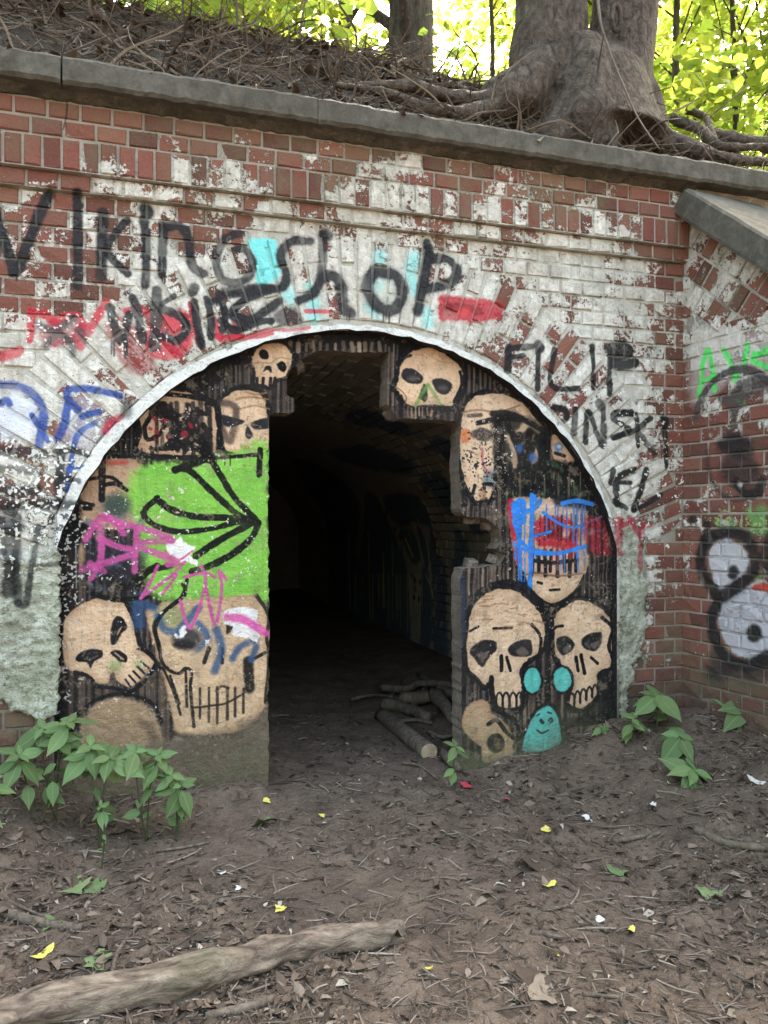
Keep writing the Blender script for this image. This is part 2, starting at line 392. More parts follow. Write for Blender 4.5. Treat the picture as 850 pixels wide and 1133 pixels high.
cw.flecks('L', (230, 60), 160, 160, (30, 30, 34), .05); cw.flecks('F', (120, 360), 260, 130, (226, 226, 220), .09); cw.flecks('F', (60, 560), 140, 120, (220, 222, 212), .16); cw.flecks('G', (300, 470), 320, 110, (226, 224, 216), .24)
cw.el('F', (300, 300), 60, 130, (225, 228, 222), .3, 6); cw.st('F', [(330, 220), (350, 190), (380, 175)], 22, (186, 50, 78), .8, .35); cw.st('F', [(398, 130), (398, 165)], 30, (60, 58, 58), .8, .5)
# the black names at the right of the arch
NK = (22, 22, 24)
for P, wd in (([(36, 382), (34, 452)], 22), ([(34, 386), (110, 378)], 17), ([(40, 414), (84, 406)], 16), ([(128, 372), (136, 384)], 26), ([(128, 390), (126, 512)], 16),
              ([(180, 388), (170, 500), (256, 510)], 16), ([(298, 380), (298, 388)], 20), ([(298, 388), (302, 510)], 14), ([(354, 385), (350, 528)], 16),
              ([(352, 384), (402, 378), (412, 402), (360, 408)], 28), ([(362, 432), (400, 436), (432, 428)], 26),
              ([(178, 570), (214, 580), (218, 602)], 18), ([(246, 575), (240, 650)], 18), ([(276, 680), (286, 582), (330, 692), (334, 565)], 17), ([(320, 560), (326, 566)], 26),
              ([(424, 592), (376, 584), (366, 606), (412, 640), (364, 664)], 16), ([(370, 590), (420, 586)], 20), ([(436, 592), (442, 690)], 15), ([(482, 602), (430, 642), (364, 666)], 15), ([(444, 648), (492, 712)], 15),
              ([(524, 606), (526, 614)], 28), ([(526, 620), (530, 755)], 15)):
    cw.st('I', P, wd * 1.1, NK, .97, .2, .4)
cw.el('I', (392, 440), 40, 26, (80, 78, 76), .5, 4)
for P, wd in (([(120, 0), (105, 60)], 22), ([(220, 0), (150, 30), (132, 80), (140, 160)], 30), ([(150, 60), (200, 62)], 18), ([(275, 0), (250, 90), (216, 186)], 26), ([(216, 188), (260, 170), (345, 118)], 20), ([(128, 150), (180, 180)], 22)):
    cw.st('M', P, wd * 1.1, NK, .96, .22, .5)
cw.el('M', (320, 190), 70, 50, (70, 66, 64), .3, 6)
WR = (164, 42, 64)
cw.po('M', [(130, 238), (160, 232), (162, 330), (160, 392), (140, 392)], WR, .9, 2, 3)
for P, wd in (([(190, 232), (240, 300), (272, 262)], 30), ([(242, 300), (242, 460)], 24), ([(262, 270), (300, 262)], 20), ([(160, 260), (210, 240)], 26)): cw.st('M', P, wd, WR, .8, .35, .5)
cw.flecks('P', (715, 520), 60, 110, (224, 224, 216), .26)
IM_WALL = cw.image('front wall graffiti')
wall_white = [(20, 90, 0), (200, 118, 0), (400, 150, .05), (600, 180, .05), (20, 130, -.05), (100, 140, -.05), (300, 165, -.02), (500, 200, .0), (700, 230, .05), (50, 160, .1), (150, 178, .25), (250, 195, .28), (330, 200, .2), (420, 218, .5), (500, 225, .45), (600, 240, .22), (720, 255, .2),
 (50, 195, .25), (130, 205, .5), (220, 217, .75), (400, 240, .75), (600, 265, .6), (720, 280, .35), (40, 230, .28), (100, 250, .3), (60, 290, .3), (150, 250, .55), (200, 235, .3), (250, 243, .35), (300, 250, .88), (20, 330, .36), (90, 325, .42), (30, 370, .8), (90, 395, .9), (60, 420, .92),
 (150, 400, .66), (170, 360, .42), (200, 330, .75), (130, 290, .75), (230, 350, .7), (130, 440, .7), (80, 455, .5), (300, 300, .9), (400, 300, .96), (500, 285, .7), (520, 310, .85), (450, 340, .9), (560, 340, .46), (600, 370, .52), (600, 420, .52), (560, 390, .46), (650, 300, .9), (600, 300, .85), (700, 300, .7), (740, 300, .3),
 (650, 350, .8), (700, 350, .78), (740, 370, .45), (700, 420, .75), (740, 430, .25), (640, 440, .6), (690, 490, .95), (670, 530, .95), (720, 525, .6), (742, 480, .25), (742, 540, .2), (715, 570, .6), (742, 600, .12), (710, 620, .55), (700, 680, .6), (735, 680, .08), (740, 740, .1), (740, 790, 0), (30, 470, .75), (60, 500, .7), (30, 540, .5), (20, 500, .55), (40, 600, .85), (20, 720, .6), (20, 840, 0), (60, 840, 0)]
wall_moss = [(50, 100, .5), (300, 150, .6), (600, 185, .7), (100, 185, .5), (400, 235, .55), (650, 275, .5), (100, 250, .05), (400, 300, .1), (700, 320, .3), (50, 400, .0), (650, 420, .1), (730, 500, .05), (735, 640, .25), (735, 740, .6), (740, 790, .9), (700, 700, .8), (30, 740, .7), (30, 840, .9), (30, 600, .2)]
IM_WALL_W = weight_image('front wall cover', *WALL, 90, pw, [(wall_white, 1.5), (wall_moss, 1.2)])

# ---- wing wall
WING = (-.05, -.1, 1.1, 3.1)
cg = Canvas(*WING, 400, on_wing, 23)
cg.po('K', [(480, 180), (600, 130), (760, 120), (870, 110), (870, 400), (700, 330), (560, 440), (490, 420)], (196, 192, 188), .55, 6, 5)
GR = (72, 224, 96)
for P, wd in (([(522, 420), (545, 250), (570, 210), (600, 390)], 24), ([(530, 350), (590, 330)], 16), ([(636, 198), (668, 262), (692, 345)], 22), ([(748, 178), (735, 262)], 24), ([(740, 240), (700, 330)], 18), ([(860, 186), (800, 225), (770, 250), (860, 290)], 22), ([(780, 215), (860, 225)], 16), ([(700, 440), (730, 445)], 24)):
    cg.st('K', P, wd, GR, .88, .35, .4)
cg.st('K', [(508, 520), (530, 430), (592, 350), (660, 305), (740, 292), (800, 312), (845, 352)], 32, (72, 68, 68), .9, .25)
cg.po('K', [(610, 430), (660, 390), (720, 340), (790, 310), (850, 340), (830, 400), (745, 440), (690, 530), (655, 480)], (72, 66, 66), .85, 3, 5)
cg.el('K', (690, 655), 85, 58, (34, 32, 36), .95, 4, 4); cg.po('K', [(660, 690), (780, 690), (800, 800), (760, 860), (690, 850), (620, 780)], (38, 35, 38), .8, 5, 5)
cg.st('K', [(700, 830), (740, 880), (800, 870), (815, 820)], 46, (28, 28, 30), .9, .3); cg.st('K', [(560, 680), (575, 800), (640, 890), (720, 900)], 26, (50, 42, 44), .6, .4)
cg.st('K', [(690, 530), (660, 600)], 30, (60, 56, 56), .6, .5); cg.el('K', (715, 835), 16, 14, (225, 225, 222), .8, 1.5)
for P, wd in (([(505, 20), (510, 90)], 34), ([(390, 60), (410, 95)], 26), ([(492, 240), (495, 280)], 26), ([(345, 60), (360, 85)], 20), ([(460, 20), (480, 60), (470, 90)], 24)): cg.st('J', P, wd, (92, 176, 90), .5, .7, 1.2)
cg.flecks('J', (420, 60), 150, 60, (170, 190, 120), .1, .6)
cg.po('J', [(312, 165), (360, 118), (420, 138), (462, 190), (440, 250), (365, 322), (328, 272)], (188, 188, 194), .95, 1.5, 2)
cg.po('J', [(350, 352), (430, 300), (545, 290), (545, 520), (480, 560), (400, 540), (352, 440)], (182, 182, 190), .95, 1.5, 2)
for P in ([(302, 128), (282, 185), (294, 262), (345, 338), (326, 400), (332, 480), (372, 556), (450, 590), (545, 556)], [(302, 128), (360, 100), (440, 110), (478, 170), (476, 240), (420, 296), (346, 342)], [(545, 240), (520, 190), (545, 120)]):
    cg.st('J', P, 44, (32, 32, 35), .96, .28, .35)
cg.el('J', (402, 246), 20, 26, (36, 36, 38), .92, 2); cg.el('J', (480, 470), 27, 33, (32, 33, 33), .95, 2); cg.el('J', (256, 50), 16, 16, (34, 40, 36), .9, 1.5); cg.el('J', (304, 70), 15, 16, (34, 34, 36), .9, 1.5)
cg.st('J', [(304, 75), (304, 110)], 22, (40, 38, 40), .8, .4); cg.el('J', (340, 612), 44, 36, (40, 38, 40), .8, 6); cg.st('J', [(330, 560), (430, 620), (545, 610)], 50, (42, 40, 42), .65, .6)
cg.po('J', [(470, 300), (500, 285), (545, 290), (545, 318), (480, 312)], (172, 62, 48), .9, 1.2, 2)
IM_WING = cg.image('wing wall graffiti')
wing_white = [(765, 300, .5), (780, 320, .55), (800, 290, .7), (830, 330, .25), (800, 320, .35), (770, 350, .4), (790, 370, .85), (820, 390, .8), (845, 360, .6), (762, 450, .15), (790, 440, .55), (840, 440, .3), (800, 475, .1), (765, 520, .2), (820, 520, .05), (790, 560, .2), (840, 560, .15), (770, 600, .2), (800, 640, .3), (830, 700, .3), (765, 680, .1), (790, 740, 0), (850, 760, 0)]
wing_moss = [(780, 300, .5), (830, 320, .5), (800, 420, .05), (780, 560, .1), (770, 680, .3), (790, 740, .85), (840, 770, .9)]
IM_WING_W = weight_image('wing wall cover', *WING, 90, on_wing, [(wing_white, 1.5), (wing_moss, 1.2)])
# ---- infill wall: the skull mural
YINF = .05
pi_ = lambda u, v: (lambda p: (p.x, p.z))(on_y(u, v, YINF))
INF = (-.45, -.15, 2.48, 2.28)
c = Canvas(*INF, 500, pi_, 37)
c.c[:] = np.array((34, 33, 35)) / 255; c.a[:] = 1
c.c += c.n3[..., None] * .05
for a_, b_, y_ in ((60, 300, (410, 860)), (300, 520, (380, 480)), (500, 690, (420, 840))): c.stripes('P', a_, b_, y_[0], y_[1], 7.5, 3.6, (122, 102, 90), .7)
sb = [(i, t) for i, t in enumerate(np.linspace(math.pi * 1.02, -.02, 60))]
# black band along the arch, painted on the face
for w_, cl, a_ in ((30, (24, 24, 27), .96),):
    P = [(ACX + (RIN - .035) * math.cos(t), ACZ + (RIN - .035) * math.sin(t)) for _, t in sb]
    P = [(x, z) for x, z in P if z > ZSPR - .2]
    P = [(ACX - AHW + .02, -.1)] + [(max(ACX - AHW + .02, min(ACX + AHW - .02, x)), z) for x, z in P] + [(ACX + AHW - .02, -.1)]
    def back(x, z):
        d = Vector((x, YINF, z)) - CAMP; k = d.dot(_F); return 425 + FPX * d.dot(_R) / k, HOR - FPX * d.z / k
    P = [back(x, z) for x, z in P]
    c.st('P', P, 22, cl, a_, .12, .25, .05)
# top strip of pale bars
c.stripes('C', 215, 545, 62, 92, 26, 14, (150, 130, 112), .9); c.stripes('C', 0, 80, 140, 200, 16, 8, (110, 98, 88), .8); c.stripes('C', 175, 232, 195, 290, 15, 7, (120, 102, 88), .8)
# --- small skull at the crown, left
c.po('C', [(80, 112), (100, 76), (140, 53), (185, 56), (215, 80), (228, 104), (222, 142), (202, 178), (168, 188), (150, 214), (120, 204), (92, 200), (94, 160), (82, 134)], CRM, 1, .8, 1.2, BLK, 9)
for P in ([(110, 96), (125, 82), (140, 90), (142, 114), (120, 112)], [(170, 130), (190, 122), (203, 140), (195, 158), (176, 148)], [(125, 158), (134, 138), (150, 140), (152, 162), (139, 152)]): c.po('C', P, BLK, 1, .7, .8)
for x in (105, 125, 150, 165): c.st('C', [(x, 180), (x - 2, 208)], 11, BLK)
c.st('C', [(80, 132), (120, 126), (150, 128), (180, 110), (225, 118)], 3, (150, 118, 88), .9)
# skull at the upper left, beside it
c.po('F', [(682, 128), (720, 92), (780, 82), (830, 108), (846, 170), (846, 280), (770, 300), (700, 282), (690, 200)], CRM, 1, .9, 1.5, BLK, 11)
for P in ([(694, 168), (735, 178), (766, 190), (730, 206), (700, 200)], [(788, 194), (836, 178), (848, 208), (800, 214)], [(768, 232), (776, 204), (792, 232), (780, 244)]): c.po('F', P, (40, 40, 44), 1, .8, .8)
for P in ([(740, 120), (780, 112), (840, 120)], [(750, 150), (800, 140), (845, 150)], [(770, 96), (800, 104), (835, 100)]): c.st('F', P, 5, (150, 116, 84), .8, .4, .9)
c.st('F', [(690, 130), (740, 150), (720, 250), (690, 200)], 22, (60, 50, 48), .75, .4)
# blacked-out skull
c.po('F', [(424, 165), (460, 112), (520, 86), (600, 94), (660, 128), (682, 160), (684, 285), (640, 302), (440, 292), (436, 222)], (196, 164, 136), 1, .9, 1.5, BLK, 12)
c.st('F', [(520, 105), (600, 112), (660, 125)], 14, BLK); c.st('F', [(455, 200), (480, 168), (522, 165), (505, 222), (462, 246), (452, 205)], 14, BLK)
c.scribble('F', 470, 660, 135, 275, 26, 16, (28, 26, 28), .92); c.stripes('F', 490, 660, 130, 275, 24, 14, (30, 28, 30), .9)
c.specks('F', 455, 600, 180, 250, 14, 10, (150, 38, 52), .8); c.drips('F', 440, 640, 275, 20, 60, 9, 6, BLK)
# --- pale skull behind the lime field
c.po('E', [(150, 110), (300, 95), (330, 200), (300, 330), (120, 330), (100, 250)], (190, 156, 130), .95, 2, 3)
c.st('E', [(190, 108), (260, 104)], 14, (190, 70, 70), .7, .5)
c.stripes('F', 350, 420, 210, 290, 14, 7, (84, 74, 70), .7)
# lime field
LIME = (130, 188, 78)
c.po('E', [(300, 130), (370, 105), (430, 108), (520, 100), (640, 70), (700, 45), (775, 38), (778, 300), (778, 590), (700, 606), (560, 596), (480, 606), (410, 600), (340, 560), (310, 440), (300, 330), (255, 250), (262, 190)], LIME, .98, 5, 7)
c.el('E', (560, 560), 150, 60, LIME, .8, 6); c.el('E', (430, 640), 50, 40, (118, 180, 74), .6, 6)
for _ in range(26):
    p = (c.rd.uniform(320, 760), c.rd.uniform(110, 580)); c.el('E', p, c.rd.uniform(15, 50), c.rd.uniform(10, 34), c.rd.choice([(100, 172, 60), (146, 214, 92), (112, 186, 66), (92, 160, 66)]), .35, 5)
# left side details
for P, wd in (([(172, 85), (172, 240)], 26), ([(172, 190), (220, 182), (262, 206)], 15), ([(130, 165), (200, 158), (240, 182)], 13), ([(90, 250), (140, 260)], 16), ([(180, 85), (300, 84), (440, 86), (560, 90), (745, 76)], 14), ([(110, 270), (130, 272)], 18)):
    c.st('E', P, wd, BLK, .97)
c.el('E', (225, 262), 52, 45, (34, 58, 58), .75, 5); c.el('E', (215, 470), 110, 75, (40, 38, 46), .9, 7); c.el('E', (105, 205), 15, 40, (186, 154, 128), .8, 2); c.el('E', (98, 440), 12, 40, (186, 154, 128), .7, 2)
c.specks('E', 120, 330, 300, 580, 30, 16, (86, 100, 122), .5); c.st('E', [(78, 400), (80, 560)], 5, (170, 168, 160), .7)
# --- skulls along the foot, left
c.stripes('A', 118, 440, 375, 520, 27, 13, (112, 94, 80), .85); c.stripes('A', 380, 470, 380, 600, 20, 9, (104, 86, 74), .8)
c.po('A', [(150, 560), (172, 515), (205, 482), (262, 463), (330, 470), (382, 502), (412, 552), (425, 650), (300, 720), (160, 690)], (156, 131, 104), 1, 2, 2)
c.st('A', [(140, 520), (172, 492), (205, 468), (270, 450), (340, 458), (398, 490), (420, 545)], 13, BLK, .9, .3)
c.st('A', [(350, 540), (385, 570), (400, 620)], 26, (98, 80, 64), .6, .6)
c.po('A', [(92, 215), (108, 182), (150, 150), (200, 131), (260, 137), (312, 155), (328, 200), (338, 242), (352, 288), (336, 300), (372, 314), (396, 340), (386, 362), (360, 392), (332, 420), (308, 426), (272, 404), (262, 378), (248, 384), (240, 412), (200, 412), (184, 394), (160, 380), (120, 375), (96, 350), (90, 300)], (217, 185, 155), 1, .8, .8)
c.st('A', [(128, 378), (162, 386), (186, 402), (200, 424), (250, 428), (310, 442), (350, 420), (392, 368), (404, 340)], 14, BLK); c.st('A', [(305, 150), (330, 200), (340, 250), (352, 290), (378, 312), (404, 338)], 16, BLK)
for P in ([(255, 216), (268, 190), (290, 195), (305, 226), (286, 250), (268, 280), (252, 285), (250, 250)], [(132, 330), (150, 310), (186, 300), (220, 305), (222, 326), (196, 340), (183, 364), (170, 345), (140, 342)], [(248, 310), (275, 303), (302, 320), (304, 342), (280, 341), (262, 326)]): c.po('A', P, BLK, 1, .7, .7)
c.st('A', [(284, 228), (272, 250)], 6, (180, 150, 120), .9); c.st('A', [(264, 312), (292, 334)], 6, (190, 160, 130), .95); c.st('A', [(180, 335), (205, 322)], 6, (90, 80, 72), .9)
for P in ([(352, 342), (378, 364)], [(340, 358), (366, 384)], [(326, 374), (350, 398)], [(312, 388), (334, 412)], [(300, 402), (316, 424)]): c.st('A', P, 7, BLK)
c.el('A', (265, 356), 22, 18, (110, 140, 82), .6, 5); c.el('A', (345, 352), 16, 14, (120, 146, 84), .5, 5)
c.po('A', [(368, 168), (400, 158), (440, 140), (560, 130), (640, 124), (740, 122), (782, 200), (784, 300), (776, 470), (742, 530), (682, 574), (560, 590), (472, 580), (456, 520), (430, 400), (420, 350), (404, 330), (400, 300), (386, 260), (376, 210)], (206, 175, 142), .97, 1.5, 2)
c.el('A', (460, 190), 60, 40, (112, 130, 80), .55, 6)
for P, wd in (([(490, 80), (500, 118), (440, 166), (410, 190), (394, 230), (412, 282), (418, 330), (432, 356), (456, 376), (482, 380), (502, 364), (522, 376), (518, 420), (522, 480), (530, 560)], 11), ([(425, 362), (460, 440), (485, 520)], 9), ([(450, 390), (480, 482)], 10), ([(502, 372), (506, 492)], 9),
              ([(565, 344), (580, 298)], 15), ([(625, 346), (626, 298)], 11), ([(740, 120), (780, 186), (774, 260), (782, 322), (770, 480)], 12), ([(712, 340), (716, 430)], 32), ([(712, 342), (770, 312)], 12)):
    c.st('A', P, wd, (32, 30, 30), .93, .25)
for x in (550, 580, 608, 642, 668, 696): c.st('A', [(x, 428 + abs(x - 610) * .05), (x, 552 - abs(x - 600) * .4)], 9, (44, 36, 32), .85, .35)
c.st('A', [(520, 496), (580, 490), (640, 480), (702, 444)], 7, (44, 36, 32), .9); c.st('A', [(605, 440), (622, 424), (645, 430)], 8, (44, 36, 32), .8)
c.el('A', (506, 266), 50, 38, (62, 58, 62), .92, 3); c.el('A', (500, 285), 40, 14, (36, 34, 36), .9, 2)
NAV = (56, 82, 122)
for P, wd in (([(408, 188), (430, 232), (470, 240), (500, 212), (545, 160)], 24), ([(545, 215), (576, 262), (540, 300)], 24), ([(606, 235), (622, 300), (600, 372)], 26), ([(660, 332), (684, 292), (738, 268)], 22), ([(740, 290), (722, 335)], 22), ([(340, 130), (345, 215)], 40), ([(395, 160), (372, 150)], 26)):
    c.st('A', P, wd, NAV, .82, .45, .5)
c.po('A', [(638, 212), (665, 214), (655, 240), (640, 250)], BLK, .95)
c.po('A', [(626, 182), (642, 166), (700, 155), (746, 172), (740, 202), (756, 236), (740, 276), (702, 262), (650, 252), (662, 226), (630, 214)], (232, 228, 226), 1, .6, 2.5, smooth=False)
c.specks('A', 470, 505, 225, 260, 9, 12, (228, 226, 222), .95)
# unpainted grey foot
c.po('A', [(400, 620), (470, 588), (600, 596), (700, 575), (800, 515), (800, 900), (-80, 900), (-80, 720), (160, 650), (300, 660)], (112, 98, 84), .95, 5, 4)
c.el('A', (620, 640), 150, 60, (90, 78, 68), .5, 8); c.st('A', [(700, 560), (760, 535), (790, 505)], 40, (104, 92, 78), .7, .6)
# lime-field black lines
for P, wd in (([(560, 85), (600, 150), (650, 230), (735, 320)], 23), ([(438, 132), (490, 136), (580, 220), (660, 290), (735, 322)], 22), ([(372, 236), (420, 276), (520, 302), (640, 306), (720, 316)], 24), ([(372, 236), (332, 270), (326, 300), (370, 335), (450, 356), (560, 346), (640, 326), (705, 312)], 21),
              ([(720, 322), (600, 385), (515, 442)], 25), ([(738, 326), (712, 380), (640, 440), (560, 480), (500, 500)], 24), ([(565, 85), (505, 108), (438, 132)], 28), ([(480, 530), (462, 590), (402, 640), (366, 700), (380, 780)], 14), ([(190, 520), (260, 560), (300, 520), (372, 478)], 22), ([(140, 580), (220, 602), (335, 590)], 17),
              ([(560, 85), (540, 60)], 44), ([(745, 60), (740, 150)], 22), ([(300, 560), (340, 500), (420, 480)], 20)):
    c.st('E', P, wd, (24, 26, 24), .97, .15)
c.drips('E', 560, 640, 90, 10, 30, 4, 6, BLK)
c.po('E', [(400, 402), (432, 396), (455, 374), (482, 402), (512, 410), (492, 440), (522, 466), (516, 482), (480, 462), (450, 472), (430, 452), (410, 432)], (234, 230, 230), 1, .6, 2, smooth=False)
PNK = (196, 86, 152)
for P, wd in (([(112, 384), (172, 306), (250, 330), (315, 342), (425, 382)], 26), ([(425, 388), (300, 402), (440, 462), (410, 474)], 24), ([(165, 340), (170, 400), (165, 460), (132, 524)], 24), ([(160, 378), (230, 410), (292, 432), (100, 494)], 24), ([(298, 345), (292, 430), (290, 500)], 22), ([(180, 300), (215, 318), (250, 360)], 26), ([(130, 470), (180, 500)], 24)):
    c.st('E', P, wd, PNK, .88, .3, .4)
for P in ([(375, 478), (345, 540), (312, 596)], [(312, 596), (440, 508), (392, 580)], [(472, 465), (420, 520)], [(455, 602), (492, 704), (546, 546), (530, 478)], [(546, 546), (582, 692), (606, 560), (596, 498), (622, 530)], [(470, 520), (540, 505), (580, 520)]): c.st('E', P, 12, PNK, .92, .25)
c.st('A', [(640, 192), (700, 202), (772, 246)], 27, (212, 90, 160), .9, .35); c.st('E', [(400, 425), (440, 462), (500, 425)], 8, (205, 90, 140), .9)
c.flecks('P', (185, 600), 150, 230, (216, 212, 206), .40); c.flecks('P', (78, 600), 24, 190, (186, 184, 178), .2)

# --- right: top skull
c.stripes('D', 20, 60, 40, 240, 13, 6, (126, 108, 94), .8); c.stripes('D', 300, 430, 95, 190, 17, 9, (112, 98, 86), .85, 40); c.stripes('D', 430, 640, 190, 330, 20, 9, (104, 92, 82), .6, 120)
c.po('D', [(60, 112), (76, 76), (110, 50), (160, 38), (212, 50), (262, 90), (286, 132), (285, 182), (266, 222), (240, 252), (200, 246), (130, 250), (95, 246), (62, 206), (45, 180), (55, 150)], CRM, 1, .8, 1.2, BLK, 11)
for P in ([(74, 132), (90, 114), (122, 120), (146, 146), (136, 166), (100, 166), (78, 150)], [(176, 160), (200, 150), (236, 160), (243, 182), (226, 202), (194, 196)]): c.po('D', P, (44, 42, 44), 1, .8, .8)
c.el('D', (112, 150), 18, 8, (120, 108, 102), .6, 2); c.el('D', (212, 182), 16, 8, (112, 100, 96), .6, 2)
c.po('D', [(130, 212), (150, 168), (162, 195), (156, 228), (140, 222)], (50, 62, 46), 1, .8)
for P in ([(162, 172), (140, 205), (122, 240)], [(162, 172), (185, 205), (208, 244)]): c.st('D', P, 12, (112, 150, 82), .75, .4)
c.st('D', [(270, 128), (276, 170), (250, 228)], 11, BLK); c.st('D', [(70, 100), (85, 80), (105, 72)], 10, BLK, .8); c.stripes('D', 95, 185, 250, 276, 14, 7, (160, 132, 108), .9); c.st('D', [(185, 250), (262, 254)], 18, BLK)
c.st('D', [(52, 180), (72, 190), (90, 215), (84, 240)], 4, (120, 92, 72), .9, .3, .8); c.st('D', [(150, 60), (200, 90), (250, 96)], 3, (170, 138, 106), .8, .3, .8)
# second skull under black
c.po('D', [(272, 268), (300, 216), (350, 195), (430, 198), (492, 236), (540, 298), (552, 325), (546, 380), (520, 430), (490, 450), (410, 482), (376, 560), (330, 572), (300, 540), (275, 480), (264, 400), (266, 300)], (217, 187, 158), 1, .9, 1.5, BLK, 10)
c.st('D', [(275, 265), (330, 255), (400, 262), (470, 240)], 6, (150, 112, 84), .9, .4, .9)
c.po('D', [(305, 335), (340, 315), (382, 330), (372, 356), (330, 358)], (70, 62, 60), .95, 1.2); c.el('D', (288, 342), 20, 22, (206, 120, 76), .9, 1.5, 3)
c.st('D', [(300, 275), (340, 272)], 12, (60, 50, 48), .8, .4)
c.el('D', (372, 485), 22, 28, (70, 110, 130), .7, 3); 
c.st('D', [(345, 385), (350, 440), (370, 470)], 8, (170, 60, 90), .7)
for P in ([(320, 510), (310, 560), (345, 560), (352, 510)], [(350, 505), (385, 510), (380, 560), (345, 555)]): c.st('D', P, 12, BLK, .95)
c.el('D', (345, 540), 14, 18, (196, 158, 126), .9, 1.5)
c.po('D', [(575, 350), (602, 334), (648, 345), (664, 392), (640, 440), (590, 430)], (200, 168, 140), 1, .9, 1.5)
c.po('D', [(376, 275), (440, 262), (520, 290), (556, 326), (575, 345), (575, 420), (660, 440), (720, 520), (720, 575), (600, 560), (470, 545), (400, 500), (392, 400)], (30, 30, 30), .84, 3, 5)
for P, col in (([(436, 350), (455, 395), (452, 440)], (198, 166, 138)), ([(470, 330), (500, 300), (540, 320)], (202, 170, 140)), ([(512, 350), (525, 400), (505, 440)], (196, 164, 136)), ([(540, 470), (600, 480), (640, 500)], (150, 128, 106)), ([(650, 490), (655, 530)], (148, 150, 110)), ([(430, 540), (520, 500), (560, 505)], (90, 112, 84))):
    c.st('D', P, 24, col, .85, .4, .6)
for P in ([(405, 300), (420, 480)], [(470, 340), (492, 445), (530, 350), (546, 450)], [(380, 268), (450, 272), (552, 326)], [(600, 450), (640, 520)], [(560, 330), (566, 520)], [(640, 440), (680, 520)], [(560, 440), (540, 540)]): c.st('D', P, 20, (26, 26, 27), .95, .25)
for P, wd in (([(400, 285), (396, 400), (412, 500)], 30), ([(430, 300), (470, 400), (478, 470)], 22), ([(505, 330), (498, 470)], 26), ([(548, 340), (560, 470), (600, 540)], 24), ([(590, 440), (700, 500)], 30), ([(390, 480), (470, 520), (560, 500)], 26), ([(330, 300), (400, 285), (470, 290)], 16), ([(610, 345), (650, 352), (664, 420)], 14), ([(590, 400), (620, 410)], 12)):
    c.st('D', P, wd, (24, 24, 25), .95, .25)
c.stripes('D', 420, 720, 440, 600, 22, 12, (24, 24, 25), .9); c.stripes('D', 470, 700, 470, 560, 40, 7, (150, 128, 110), .7)
for p in ((470, 385), (600, 380), (676, 390), (515, 415)): c.el('D', p, 13, 16, (70, 110, 176), .8, 2)
c.el('D', (602, 378), 7, 6, (200, 210, 215), .9, 1); c.specks('D', 440, 700, 430, 560, 24, 13, (58, 82, 58), .7); c.stripes('D', 280, 440, 580, 640, 14, 6, (122, 106, 92), .8); c.drips('D', 400, 700, 470, 40, 120, 26, 8, (28, 28, 28), .9)
# red and blue mask
c.po('D', [(436, 566), (500, 548), (600, 558), (690, 575), (698, 700), (692, 800), (640, 850), (590, 870), (520, 850), (470, 790), (450, 720)], (206, 178, 160), 1, 1, 1.5)
c.stripes('D', 700, 800, 560, 740, 16, 7, (84, 74, 70), .7)
c.po('D', [(432, 570), (452, 560), (470, 640), (478, 760), (460, 770), (445, 700)], (184, 42, 56), .95, 1.2, 2)
c.po('D', [(520, 640), (560, 612), (620, 616), (668, 650), (660, 710), (600, 735), (540, 720)], (188, 44, 58), .95, 2, 3); c.el('D', (590, 665), 26, 24, (120, 24, 36), .7, 3); c.el('D', (625, 670), 14, 16, (218, 196, 188), .7, 2)
c.stripes('D', 520, 680, 610, 740, 15, 6, (32, 26, 28), .75); c.st('D', [(600, 560), (700, 572)], 30, (30, 30, 34), .85, .4)
c.po('B', [(238, 108), (300, 96), (372, 104), (442, 110), (408, 168), (342, 206), (290, 182)], (217, 187, 158), 1, .8, 1.2); c.st('B', [(236, 100), (252, 140), (290, 188), (342, 212), (410, 172), (446, 112)], 11, BLK)
c.po('B', [(258, 25), (438, 20), (436, 108), (250, 108)], (204, 166, 146), 1, .8, 1)
for i, x in enumerate((272, 292, 312, 333, 354, 376, 398, 416)): c.st('B', [(x, 30), (x + (i % 3 - 1) * 3, 114 - (i % 2) * 16)], 13, BLK)
c.st('B', [(270, 62), (340, 70), (420, 60)], 13, BLK); c.st('B', [(240, 112), (290, 104), (350, 114), (440, 106)], 5, (120, 96, 78), .9, .3, .9); c.st('B', [(290, 136), (304, 140)], 9, BLK); c.st('B', [(330, 162), (362, 160)], 8, BLK)
c.st('B', [(330, 0), (420, 20)], 26, (180, 44, 56), .8, .3); c.drips('B', 300, 430, 0, 20, 70, 14, 6, (178, 42, 54), .9)
BL = (52, 132, 226)
c.po('D', [(448, 562), (488, 556), (492, 600), (490, 640), (452, 632), (444, 600)], BL, .98, .8, 1.5)
for P, wd in (([(512, 542), (512, 640), (506, 850)], 17), ([(486, 600), (520, 585), (540, 560)], 16), ([(450, 630), (480, 700), (530, 728), (600, 736), (692, 714)], 13), ([(512, 682), (575, 664)], 10), ([(550, 600), (640, 650), (752, 612)], 9), ([(690, 662), (752, 660)], 8), ([(612, 570), (660, 560), (716, 572)], 14), ([(470, 560), (472, 720)], 16), ([(520, 545), (530, 580)], 12)):
    c.st('D', P, wd, BL, .98, .15)
c.drips('D', 455, 500, 630, 60, 240, 9, 5, BL); c.drips('D', 510, 690, 730, 20, 90, 12, 4, BL); c.drips('D', 560, 700, 575, 40, 160, 12, 4, (66, 120, 200))
for P in ([(225, 0), (224, 190)], [(262, 0), (262, 200), (266, 320), (276, 382)], [(212, 0), (214, 60)], [(448, 560), (450, 562)]): c.st('B', P, 7, BL, .96, .2)
c.st('B', [(206, 8), (290, 40), (360, 36), (436, 18)], 10, BL, .95)
